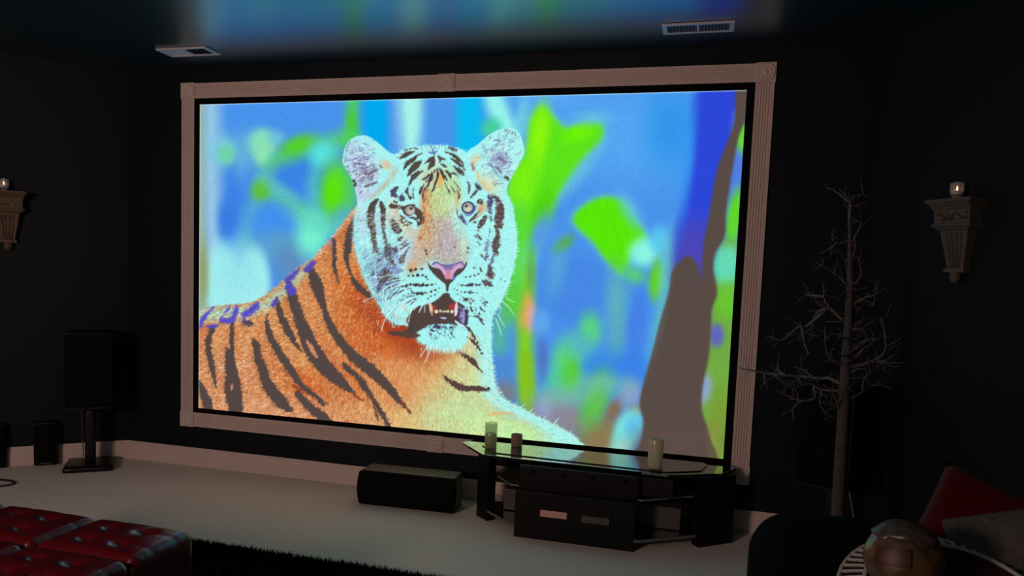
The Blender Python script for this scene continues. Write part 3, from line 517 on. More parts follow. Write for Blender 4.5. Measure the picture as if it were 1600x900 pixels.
S(E, [[(900,20,12),(900,80,15),(880,125,8)],[(1000,60,10),(970,130,14),(930,240,16)]], (98, 92, 132), 1.4, .8); S(E, [[(980,0,16),(1045,45,5)],[(955,230,20),(945,320,42),(960,350,20)],[(860,400,16),(905,430,34),(945,445,26)],[(620,650,12),(650,640,20),(700,690,10)],[(700,630,8),(730,650,10)],[(830,650,6),(890,720,7)],[(850,630,4),(900,670,6)],[(750,740,6),(810,820,8)],[(820,740,5),(870,790,6)],[(690,720,6),(720,790,8)]], (84, 68, 72), 1.0, .7)
S(F, [[(915,130,4),(970,190,10),(1002,245,3)],[(850,150,4),(920,160,6),(970,180,4)]], (92, 78, 96), .9); S(F, [[(340,310,12),(430,255,14),(520,232,14),(640,226,12),(800,258,12)]], (80, 66, 62), .3)
poly(F([(350,310),(430,260),(500,240),(620,233),(720,243),(825,268),(842,350),(800,440),(700,472),(600,472),(500,460),(400,430),(335,375)]), MINT, 1, .6)
CM = full(*pmask(F([(350,310),(430,260),(500,240),(620,233),(720,243),(825,268),(842,350),(800,440),(700,472),(600,472),(500,460),(400,430),(335,375)]), 1, .6))
fur(CM, 2600, 5, [(650,525,-.8,.6),(690,545,-.2,1),(730,530,.4,.9)], .07, .8, .2); 
S(F, [[(720,205,6),(760,240,10),(830,262,8)]], (200, 236, 246), .3); S(F, [[(802,80,7),(794,150,9),(775,210,7)],[(770,120,3),(765,180,4)]], (150, 150, 212), 1); S(F, [[(825,130,8),(825,230,8)]], (70, 60, 86), .3)
for i in range(38):
    x = 440+_rs.rand()*280; y = 255+_rs.rand()**2*120; stroke(F([(x, y, 5), (x+_rs.randn()*16, y+14+_rs.rand()*12, 2)]), ((70,66,96),(96,110,140))[_rs.randint(2)], .5, .2, .9)
S(F, [[(520,255,14),(550,265,16)],[(480,295,12),(500,300,8)],[(670,265,10),(690,272,8)],[(680,330,4),(700,365,4)]], (66, 60, 96), .5)
S(F, [[(815,245,6),(880,320,14),(945,425,5)],[(845,365,5),(920,430,14),(960,490,8),(992,555,4)],[(740,490,8),(830,560,20),(900,620,22),(950,680,10),(985,720,3)],[(600,760,3),(680,820,20),(760,870,30),(850,880,24),(950,882,26),(1050,890,16)],[(50,318,6),(150,335,18),(260,345,24),(345,352,14)]], (88, 66, 62), .8, .6)
stroke(F([(740,720,3),(820,690,4),(880,650,3)]), (206, 160, 90), .8, .5, .7); stroke([(762,649,1),(785,645,2),(806,647,.6)], (222, 184, 120), 1.5, .6)
fur(full(*pmask(F([(420,440),(820,440),(800,500),(440,480)]), 1)), 900, 7, [(690,550,0,1)], .08, .8, .15)
for (x0, y0, n, P) in ((0,0,26,[(236,262),(340,150),(520,115),(780,90)]),(0,0,22,[(800,95),(1000,110),(1150,170),(1260,300)])):
    Q = smooth([A([p])[0] for p in P], 10)
    for k in range(n): x, y = Q[int(_rs.rand()*len(Q))]; y += 1+3*_rs.rand(); a = -1.57+(x-690)*.016; stroke([(x, y, .5), (x+4*np.cos(a), y+4*np.sin(a), .2)], ((96,92,120),(222,250,250),(130,130,160))[_rs.randint(3)], .5, .1, .8)
FM = full(*pmask([(575,300),(612,262),(640,232),(735,236),(770,270),(790,310),(800,380),(790,440),(745,455),(735,420),(720,405),(668,405),(650,430),(600,470),(575,430),(562,360)], 1))
for (x, y, r) in ((639, 329, 13), (731, 325, 14)): FM *= (np.hypot(_xx-x, _yy-y) > r)
fur(FM, 9000, 3.2, R, .07, .85, .3); fur(FM*(_xx < 640)*(_yy > 330), 1800, 5, R, .1, .85, .25, (206, 244, 248), .5); fur(FM*(_xx > 735), 900, 4, R, .06, .8, .25, (206, 250, 246), .5)
fur(FM*(_xx < 625)*(_yy > 385), 700, 6, R, .1, .8, .25, (88, 96, 140), .7)
for P in ([(300,500),(420,455),(570,425)],[(370,580),(490,530),(610,495)],[(420,640),(540,575),(650,545)],[(440,770),(560,650),(690,605)],[(500,720),(600,665),(700,650)],[(560,770),(660,705),(720,690)],[(320,450),(400,420),(500,400)],[(270,600),(330,540),(420,510)],[(640,780),(700,720),(740,700)],[(350,700),(420,620),(480,590)]):
    stroke(D([(p[0], p[1], (3, 8, 4)[i]) for i, p in enumerate(P)]), (66, 62, 84), .6, .5, .85)
stroke(D([(590,880,14),(560,820,20),(520,790,10)]), (206, 196, 176), 1.5, .8, .8)
NM = full(*pmask([(674,340),(712,340),(724,365),(726,400),(716,410),(680,408),(660,400),(660,365)], 3))
ys_, xs_ = np.nonzero(NM > .5)
for k in _rs.randint(0, len(ys_), 420):
    x = PX0+xs_[k]/PS; y = PY0+ys_[k]/PS; c = ((128, 104, 96), (226, 222, 214), (150, 130, 128), (196, 140, 100))[_rs.randint(4)] if x < 695 else ((140, 130, 138), (226, 226, 224), (160, 150, 156), (214, 236, 232))[_rs.randint(4)]
    stroke([(x, y, .45), (x+_rs.randn()*.8, y-1.5-_rs.rand()*1.5, .2)], c, .5, 0, .75)
for k in range(150):
    x = 660+abs(_rs.randn())*7; y = 296+_rs.rand()*80; x -= max(0, y-345)*.25; stroke([(x, y, .5), (x+1+_rs.randn()*.6, y-4-2*_rs.rand(), .2)], ((176, 86, 46), (226, 150, 86), (120, 62, 44), (232, 210, 150))[_rs.randint(4)], .5, 0, .75)
for k in range(160):
    x = 690+_rs.randn()*12; y = 290+_rs.rand()*50; stroke([(x, y, .45), (x+(x-690)*.06, y-4, .2)], ((150, 150, 100), (226, 240, 200), (216, 176, 110))[_rs.randint(3)], .5, 0, .7)
# silhouette hairs and whiskers
for i in range(150):
    t = i/150; L = 3+5*_rs.rand()
    P = [(806,350),(808,380),(805,405),(797,437),(790,455),(780,475),(769,495),(767,530),(769,567),(773,600),(790,625),(838,650),(888,676),(904,688)]
    u = t*(len(P)-1); k = min(int(u), len(P)-2); f = u-k
    x = P[k][0]+f*(P[k+1][0]-P[k][0])-2; y = P[k][1]+f*(P[k+1][1]-P[k][1]); a = (.1+_rs.randn()*.35) if y < 610 else (-.5+_rs.randn()*.35)
    stroke([(x, y, .8), (x+L*np.cos(a), y+L*np.sin(a), .15)], (180, 244, 240), .5, .1)
WK = [(D, [[(-30,735),(130,660),(262,600)],[(230,392),(360,355),(520,350)],[(110,380),(230,392)],[(300,470),(400,430),(540,400)],[(310,530),(420,470),(560,430)],[(380,545),(480,500),(600,470)],[(250,890),(290,780),(350,690)],[(285,900),(360,800),(480,735)],[(350,900),(440,790),(640,690)],[(420,900),(480,810),(690,680)],[(490,900),(560,800),(710,710)],[(635,900),(670,800),(750,690)],[(690,850),(775,735)],[(765,885),(800,790),(842,715)],[(840,885),(845,800),(870,715)],[(430,700),(540,590),(660,545)],[(470,740),(580,640),(690,600)],[(250,720),(260,610),(280,540)],[(300,740),(310,640),(360,560)],[(380,730),(400,660),(520,560)]]),
 (B2, [[(385,548),(410,470),(480,390)],[(450,480),(455,520),(465,525)],[(470,500),(490,430),(560,370)],[(555,490),(565,440),(600,380)],[(620,430),(650,380)],[(1155,330),(1190,358),(1222,368)],[(1130,358),(1180,400),(1216,452)],[(1098,470),(1120,530),(1136,578)],[(1112,440),(1130,480),(1158,525)],[(1100,390),(1130,400),(1128,440)],[(1160,220),(1180,240)],[(628,712),(668,645)],[(654,748),(698,650)],[(1020,200),(1060,215)],[(940,350),(960,390),(985,410)]])]
for T, L in WK:
    for P in L:
        n = len(P); stroke(T([(p[0], p[1], (.55, .5, .25)[min(i, 2)]*8*(T is D)+(.5, .5, .3)[min(i, 2)]*4*(T is B2)) for i, p in enumerate(P)]), (226, 250, 246), .45, 0)
for i in range(14):
    x = 662+i*5.4+_rs.randn()*2; stroke([(x, 541+_rs.rand()*3, .6), (x+(_rs.rand()-.6)*3, 552+_rs.rand()*8, .15)], (236, 240, 214), .5, 0)
for (a, b) in (((772,612),(782,606)),((776,617),(785,611)),((812,638),(822,630)),((828,644),(834,637)),((848,655),(855,648)),((866,662),(870,655)),((866,662),(874,652))): stroke([(a[0],a[1],.7),(b[0],b[1],.2)], (206, 244, 236), .45, 0)
np.clip(canvas, 0, 255, out=canvas)
# store the picture as colours on the screen's own grid
x0, x1, z0, z1 = -SW/2, SW/2, SZ0, SZ0+SH
NX, NZ = 760, 446
gx, gz = np.meshgrid(np.linspace(x0, x1, NX+1), np.linspace(z0, z1, NZ+1))
SCREEN_TO_PIXEL = np.array([[212.24154001299175, -4.768939939307895, 677.547436147132], [-15.990475889770773, -279.05536016604935, 773.2728573532103], [-.06026840547927642, -.019200879669621626, 1.0]])  # homography of the camera view: screen plane to image pixels the picture was drawn in
q = np.stack([gx.ravel(), gz.ravel(), np.ones(gx.size)]).T @ SCREEN_TO_PIXEL.T
sxx = (q[:, 0]/q[:, 2]-PX0)*PS; syy = (q[:, 1]/q[:, 2]-PY0)*PS
ix = np.clip(sxx, 0, CW-2); iy = np.clip(syy, 0, CH-2); i0 = ix.astype(int); j0 = iy.astype(int); fx = (ix-i0)[:, None]; fy = (iy-j0)[:, None]
c = (canvas[j0, i0]*(1-fx)+canvas[j0, i0+1]*fx)*(1-fy)+(canvas[j0+1, i0]*(1-fx)+canvas[j0+1, i0+1]*fx)*fy
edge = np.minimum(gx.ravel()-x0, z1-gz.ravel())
c = c+(np.array([226, 244, 240])-c)*np.clip(1-edge/.007, 0, 1)[:, None]*.6  # projector overspill along the left and top edges, painted as a bright line
c = c/255; c = np.where(c <= .04045, c/12.92, ((c+.055)/1.055)**2.4)
V = np.stack([gx.ravel(), np.full(gx.size, -.001), gz.ravel()-(SZ0-.03)], 1)
ii = (np.arange(NZ)[:, None]*(NX+1)+np.arange(NX)[None]).ravel()
Fq = np.stack([ii, ii+1, ii+NX+2, ii+NX+1], 1)
me = bpy.data.meshes.new('picture'); me.vertices.add(len(V)); me.vertices.foreach_set('co', V.astype(np.float32).ravel())
me.loops.add(Fq.size); me.loops.foreach_set('vertex_index', Fq.astype(np.int32).ravel())
me.polygons.add(len(Fq)); me.polygons.foreach_set('loop_start', (np.arange(len(Fq))*4).astype(np.int32)); me.polygons.foreach_set('loop_total', np.full(len(Fq), 4, np.int32))
me.update(calc_edges=True); me.validate()
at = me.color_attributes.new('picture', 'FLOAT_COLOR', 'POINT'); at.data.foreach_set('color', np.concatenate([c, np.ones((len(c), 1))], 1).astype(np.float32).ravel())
pm = bpy.data.materials.new('projected_picture'); pm.use_nodes = True; nt = pm.node_tree; nt.nodes.clear()
ca = nt.nodes.new('ShaderNodeVertexColor'); ca.layer_name = 'picture'; em = nt.nodes.new('ShaderNodeEmission'); em.inputs[1].default_value = SCREEN_GAIN
ou = nt.nodes.new('ShaderNodeOutputMaterial'); nt.links.new(ca.outputs[0], em.inputs[0]); nt.links.new(em.outputs[0], ou.inputs[0])
me.materials.append(pm)
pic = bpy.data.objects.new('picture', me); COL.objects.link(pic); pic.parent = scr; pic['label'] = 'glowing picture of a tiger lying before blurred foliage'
# ------------------------------------------------------------------ television stand
ts = thing('television_stand', 'black angular television stand with glass shelves below the screen', 'television stand', (.9, -.3, 0))
GT = .356
top = [(.265, -.012), (.205, -.125), (.395, -.35), (1.33, -.37), (1.59, -.235), (1.65, -.095), (1.615, -.012)]
MB().prism(top, GT-.012, GT).build('glass_top', 'black_glass', ts, bevel=.0015)
def ground_edges(o, m='ground_edge'):
    o.data.materials.append(MATS[m])
    for p in o.data.polygons: p.material_index = 1 if abs(p.normal.z) < .5 else 0
ris = [(.335, -.055), (.332, -.165), (.437, -.3), (1.325, -.335), (1.485, -.24), (1.512, -.105), (1.49, -.055)]
ground_edges(MB().prism(ris, GT, GT+.005).build('glass_riser', 'black_glass', ts))
MB().box(1.245, -.352, GT-.001, 1.292, -.334, GT+.010).build('glass_clip', 'black_lacquer', ts)
ground_edges(MB().prism([(.34, -.04), (.335, -.12), (.56, -.40), (1.22, -.42), (1.52, -.2), (1.56, -.04)], .226, .234).build('middle_shelf', 'black_glass', ts), 'lit_edge')
MB().prism([(.36, -.05), (.36, -.27), (.595, -.485), (1.215, -.495), (1.50, -.30), (1.62, -.16), (1.60, -.05)], .045, .062).build('bottom_shelf', 'black_glass', ts, bevel=.001)
MB().box(.345, -.30, 0, .45, -.25, GT-.012, rz=-.72).build('leg', 'black_wood', ts, bevel=.003)
MB().box(1.45, -.262, 0, 1.66, -.205, GT-.012, rz=.70).build('leg', 'black_wood', ts, bevel=.003)
fp = MB().box(.612, -.495, 0, 1.198, -.475, .232).build('front_panel', 'black_wood', ts, bevel=.002)
MB().box(.612, -.428, .222, 1.2, -.421, GT-.014).build('fascia', 'black_wood', ts, bevel=.002)
o_ = MB().box(.741, -.499, .118, .873, -.4952, .151).build('plate', 'plate_copper', fp, off=ts.location, bevel=.001); o_['label'] = 'pinkish rectangular plate on the black panel'
o_ = MB().box(.945, -.499, .114, 1.077, -.4952, .147).build('plate', 'plate_grey', fp, off=ts.location, bevel=.001); o_['label'] = 'dark grey rectangular plate on the black panel'
for k in range(4): MB().lathe([(.011, 0), (.011, .001)], 14, ((.68, .84, .98, 1.14)[k], -.4285, .315), 'y').build('bolt_cap', 'grille', ts)
# components on the shelves
cs = thing('media_player', 'long dark grey media box on the bottom shelf of the television stand', 'media box', (.95, -.2, .0625))
MB().box(.50, -.30, .066, 1.40, -.09, .175).build('case', 'grey_case', cs, bevel=.003)
for x in (.56, 1.34):
    for y in (-.27, -.12): MB().lathe([(.014, .0), (.014, .0055)], 12, (x, y, .0625)).build('foot', 'black_satin', cs)
MB().box(1.22, -.303, .15, 1.33, -.3005, .165).build('display_strip', 'plate_grey', cs)
rc = thing('receiver', 'dark audio receiver tucked under the glass top of the television stand', 'receiver', (.9, -.22, .2345))
MB().box(.60, -.385, .243, 1.36, -.08, .335).build('case', 'black_satin', rc, bevel=.003)
for x in (.65, 1.30):
    for y in (-.35, -.12): MB().lathe([(.016, 0), (.016, .0085)], 12, (x, y, .2345)).build('foot', 'black_satin', rc)
MB().box(1.24, -.388, .27, 1.32, -.3855, .31).build('front_display', 'black_lacquer', rc)
# candles on the stand
def lathe_thing(name, label, cat, loc, parts, group=None):
    t = thing(name, label, cat, loc, group=group)
    for pn, m, prof, n in parts: MB().lathe(prof, n, loc).build(pn, m, t, True)
    return t
RZ = GT+.0052
G3 = 'candles standing on the television stand'
t = thing('pillar_candle', 'tall pale candle in frosted glass at the left end of the stand', 'candle', (.392, -.205, RZ), group=G3)
R_ = .0335
MB().lathe([(R_-.003, .004), (R_-.003, .133), (R_, .134), (R_, .0), (.002, .0), (.002, .004)], 32, (.392, -.205, RZ), closed=True).build('glass_sleeve', 'frosted_glass', t, True)
MB().lathe([(R_-.005, .005), (R_-.004, .075), (R_-.007, .079), (.004, .077)], 28, (.392, -.205, RZ)).build('wax', 'ivory_wax', t, True)
MB().tube([(.392, -.205, RZ+.076), (.393, -.206, RZ+.086)], .0012, 6).build('wick', 'cable', t)
t = thing('votive_cup', 'short brown votive cup near the left end of the stand', 'candle holder', (.512, -.115, RZ), group=G3)
MB().lathe([(.026, 0), (.030, .004), (.031, .062), (.029, .066), (.027, .064), (.026, .03), (.003, .03)], 28, (.512, -.115, RZ)).build('cup', 'brown_ceramic', t, True)
MB().lathe([(.025, .031), (.025, .042), (.002, .043)], 24, (.512, -.115, RZ)).build('wax', 'ivory_wax', t, True)
t = thing('pillar_candle', 'ivory pillar candle at the right end of the stand', 'candle', (1.262, -.268, RZ), group=G3)
MB().lathe([(.034, 0), (.0365, .003), (.0365, .139), (.0345, .143), (.030, .1425), (.024, .138), (.003, .137)], 32, (1.262, -.268, RZ)).build('wax', 'ivory_wax', t, True)
MB().tube([(1.262, -.268, RZ+.137), (1.263, -.269, RZ+.149)], .0013, 6).build('wick', 'cable', t)
# ------------------------------------------------------------------ centre speaker on the carpet
sp = thing('centre_speaker', 'long low black loudspeaker lying on the carpet below the screen', 'speaker', (-.05, -.22, 0), rz=.05, world_coords=False)
def bulge(x, y, z): return (x+(.012*math.copysign(1, x)*max(0, -y/.07)*(1-(z/.1)**2) if abs(x) > .2 else 0), y-(.012*(1-(x/.27)**2) if y < -.05 else 0), z)
MB().rbox((0, .01, .097), (.535, .15, .185), .006, 10).build('cabinet', 'speaker_top', sp, True)
MB().rbox((0, -.075, .0965), (.54, .03, .187), .012, 12, lambda x, y, z: (x+math.copysign(.01, x)*(1-(z/.095)**2)*(abs(x)/.27), y-.012*(1-(z/.095)**2)*(y < 0), z)).build('grille', 'grille', sp, True)
for x in (-.22, .22):
    for y in (-.04, .06): MB().lathe([(.014, 0), (.014, .005)], 12, (x, y, 0)).build('foot', 'black_satin', sp)
# ------------------------------------------------------------------ loudspeakers on stands
def speaker_stand(label, loc, rz):
    t = thing('speaker_stand', label, 'speaker stand', loc, rz, group='speaker stands', world_coords=False)
    MB().rbox((0, 0, .016), (.27, .28, .032), .012, 6).build('base', 'black_lacquer', t, True)
    MB().rbox((0, .01, .205), (.055, .07, .35), .012, 6).build('pole', 'black_satin', t, True)
    MB().box(-.12, -.12, .38, .12, .12, .395).build('top_plate', 'black_lacquer', t, bevel=.003)
    return t
def speaker(label, loc, rz):
    t = thing('bookshelf_speaker', label, 'speaker', loc, rz, group='speakers on stands', world_coords=False)
    MB().rbox((0, .012, .225), (.25, .25, .448), .01, 6).build('cabinet', 'black_satin', t, True)
    MB().rbox((0, -.121, .225), (.235, .018, .43), .008, 6).build('grille', 'grille', t, True)
    return t
speaker_stand('black speaker stand on the carpet left of the screen', (-2.165, -.265, 0), .68)
speaker('black loudspeaker on the stand left of the screen', (-2.165, -.265, .3955), .68)
speaker_stand('black speaker stand behind the bare tree trunk', (2.07, -.33, 0), -.62)
speaker('black loudspeaker behind the bare tree, right of the screen', (2.07, -.33, .3955), -.62)
w = MB().tube([(-2.30, -.20, .375), (-2.298, -.195, .28), (-2.302, -.19, .18), (-2.30, -.188, .10), (-2.296, -.186, .06), (-2.30, -.19, .036)], .003, 6).build('speaker_cable', 'plate_grey'); tag(w, 'thin grey cable hanging beside the left speaker stand', 'cable')
def small_box(label, loc, rz):
    t = thing('floor_speaker', label, 'speaker', loc, rz, group='small speakers on the floor', world_coords=False)
    MB().rbox((0, .0, .137), (.125, .13, .266), .008, 6).build('cabinet', 'black_satin', t, True)
    MB().rbox((0, -.069, .145), (.115, .012, .235), .005, 6).build('grille', 'grille', t, True)
    MB().box(-.025, -.0685, .014, .025, -.066, .02).build('badge', 'plate_grey', t)
    for x in (-.045, .045):
        for y in (-.045, .045): MB().lathe([(.008, 0), (.008, .006)], 10, (x, y, 0)).build('foot', 'black_satin', t)
small_box('small black speaker standing on the carpet against the left wall', (-2.462, -.30, 0), .69)
small_box('small black speaker cut by the left edge of the photo', (-2.665, -.47, 0), .69)
cb = MB(); pts = [(-2.62, -.80), (-2.45, -.71), (-2.33, -.685), (-2.26, -.70), (-2.235, -.735), (-2.26, -.78), (-2.33, -.81), (-2.42, -.83), (-2.55, -.90)]
P_ = []
for i in range(len(pts)-1):
    for k in range(4):
        u = k/4; a, b_, c_, d_ = [Vector(pts[min(max(i+j, 0), len(pts)-1)]) for j in (-1, 0, 1, 2)]
        v = .5*(2*b_+(c_-a)*u+(2*a-5*b_+4*c_-d_)*u*u+(3*b_-a-3*c_+d_)*u**3); P_.append((v.x, v.y, .0062))
tag(cb.tube(P_, .006, 8).build('floor_cable', 'cable'), 'black cable loop lying on the carpet at the left edge', 'cable')
# ------------------------------------------------------------------ ceiling vents
def vent(label, cx, cy, lw, ld, tl, tr):
    t = thing('ceiling_vent', label, 'ceiling vent', (cx, cy, CEIL-.002), group='ceiling vents', world_coords=False)
    w, d, e = lw/2, ld/2, .016
    fr = MB()
    for q in ((-w, -d, w, -d+e), (-w, d-e, w, d), (-w, -d+e, -w+e*1.4, d-e), (w-e*1.4, -d+e, w, d-e)): fr.box(q[0], q[1], -.008, q[2], q[3], 0)
    fr.build('frame', 'vent_white', t); MB().box(-.005, -d+e, -.008, .005, d-e, 0).build('divider', 'vent_white', t)
    MB().box(-w+.01, -d+.01, -.0012, w-.01, d-.01, -.0002).build('backing', 'vent_dark', t)
    for s, tilt in ((-1, tl), (1, tr)):
        x0_, x1_ = (-w+e*1.4, -.005) if s < 0 else (.005, w-e*1.4); n = 9
        for k in range(n):
            x = x0_+(x1_-x0_)*(k+.5)/n; hw = .0075; dz = hw*math.sin(tilt); dx = hw*math.cos(tilt)
            MB().add([(x-dx, -d+e, -.0045-dz*.35), (x+dx, -d+e, -.0045+dz*.35), (x+dx, d-e, -.0045+dz*.35), (x-dx, d-e, -.0045-dz*.35), (x-dx, -d+e, -.0035-dz*.35), (x+dx, -d+e, -.0035+dz*.35), (x+dx, d-e, -.0035+dz*.35), (x-dx, d-e, -.0035-dz*.35)],
              [(0,1,2,3),(7,6,5,4),(0,4,5,1),(1,5,6,2),(2,6,7,3),(3,7,4,0)]).build('slat', 'vent_white' if tilt > 0 else 'vent_dark', t)  # light and shade of the two tilts put into the slat colour
    return t
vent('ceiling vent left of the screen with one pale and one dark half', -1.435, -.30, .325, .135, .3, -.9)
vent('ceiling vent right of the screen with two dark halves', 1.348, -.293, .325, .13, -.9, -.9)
# ------------------------------------------------------------------ carved wall brackets with glass candle holders
def corbel(label, loc, rz, m, m2):
    t = thing('wall_bracket', label, 'wall bracket', loc, rz, group='carved wall brackets', world_coords=False)
    # local: wall at y=0, room side -y, top at z=0
    def tier(z0, z1, w0, w1, d0, d1):
        V = [(-w0, 0, z0), (w0, 0, z0), (w0, -d0, z0), (-w0, -d0, z0), (-w1, 0, z1), (w1, 0, z1), (w1, -d1, z1), (-w1, -d1, z1)]
        return V, [(0,1,2,3),(7,6,5,4),(0,4,5,1),(1,5,6,2),(2,6,7,3),(3,7,4,0)]
    s = MB(); s.add(*tier(-.014, 0, .100, .103, .118, .122)); s.add(*tier(-.03, -.014, .086, .096, .098, .112)); s.add(*tier(-.042, -.03, .086, .09, .088, .094)); s.build('shelf', m, t, bevel=.002)
    f = MB().add(*tier(-.098, -.042, .078, .08, .078, .082)).build('frieze', m, t)
    sc = MB()
    sc.tube([(x*.001, -.0835, -.07+.011*math.sin(x*.085)) for x in range(-68, 69, 4)], .0034, 6)
    for k in range(-3, 4):
        x0_ = k*.0195; s_ = 1 if k % 2 else -1
        sc.tube([(x0_+.009*math.cos(u), -.0838, -.07+s_*(.004+.011*math.sin(u))) for u in [.3*q for q in range(9)]], [.0034-.0003*q for q in range(9)], 6)
    sc.build('scroll_carving', m2, f, True, off=(0, 0, 0))
    MB().add(*tier(-.112, -.098, .09, .086, .088, .084)).build('band', m, t, bevel=.002)
    st = MB(); st.add(*tier(-.128, -.112, .066, .08, .066, .08)); st.add(*tier(-.285, -.128, .036, .062, .034, .062)); st.build('shaft', m, t, bevel=.003)
    fl_ = MB()
    for x in (-.026, -.009, .009, .026): fl_.tube([(x*.7, -.035, -.28), (x*1.25, -.062, -.14)], [.004, .006], 6)
    fl_.build('fluting', m, t, True)
    MB().add(*tier(-.302, -.285, .046, .044, .044, .042)).build('collar', m, t, bevel=.002)
    MB().lathe([(.001, -.348), (.014, -.342), (.022, -.33), (.024, -.32), (.018, -.312), (.026, -.302)], 18, (0, -.026, 0)).build('finial', m, t, True)
    return t
def votive(label, loc):
    t = thing('glass_votive', label, 'candle holder', loc, group='glass votives on the wall brackets', world_coords=False)
    V = MB(); n = 10
    V.lathe([(.016, 0), (.021, .003), (.016, .010), (.022, .016), (.027, .03), (.027, .066), (.0235, .068), (.0235, .02), (.004, .018)], n)
    V.build('glass_cup', 'crystal', t)
    MB().lathe([(.019, .021), (.019, .034), (.003, .035)], 16).build('tealight', 'wax_tea', t, True)
    MB().lathe([(.001, .036), (.0035, .041), (.003, .047), (.0006, .056)], 10).build('flame', 'flame', t, True)
    return t
cr_ = (XR+.53*math.cos(A50), .012-.53*math.sin(A50)); cl_ = (XL-.63*math.cos(A40), .012-.63*math.sin(A40))
corbel('pale carved wall bracket on the right-hand wall', (cr_[0]-.0008, cr_[1]-.0006, 1.665), -A50, 'corbel_stone', 'carving_red')
corbel('brown carved wall bracket cut by the left edge', (cl_[0]+.0006, cl_[1]-.0008, 1.662), A40, 'corbel_wood', 'corbel_wood')
votive('small faceted glass candle holder on the right-hand bracket', (cr_[0]-.062*math.sin(A50), cr_[1]-.062*math.cos(A50), 1.6655))
votive('small faceted glass candle holder on the left-hand bracket', (cl_[0]+.06*math.sin(A40)-.02, cl_[1]-.06*math.cos(A40), 1.6625))
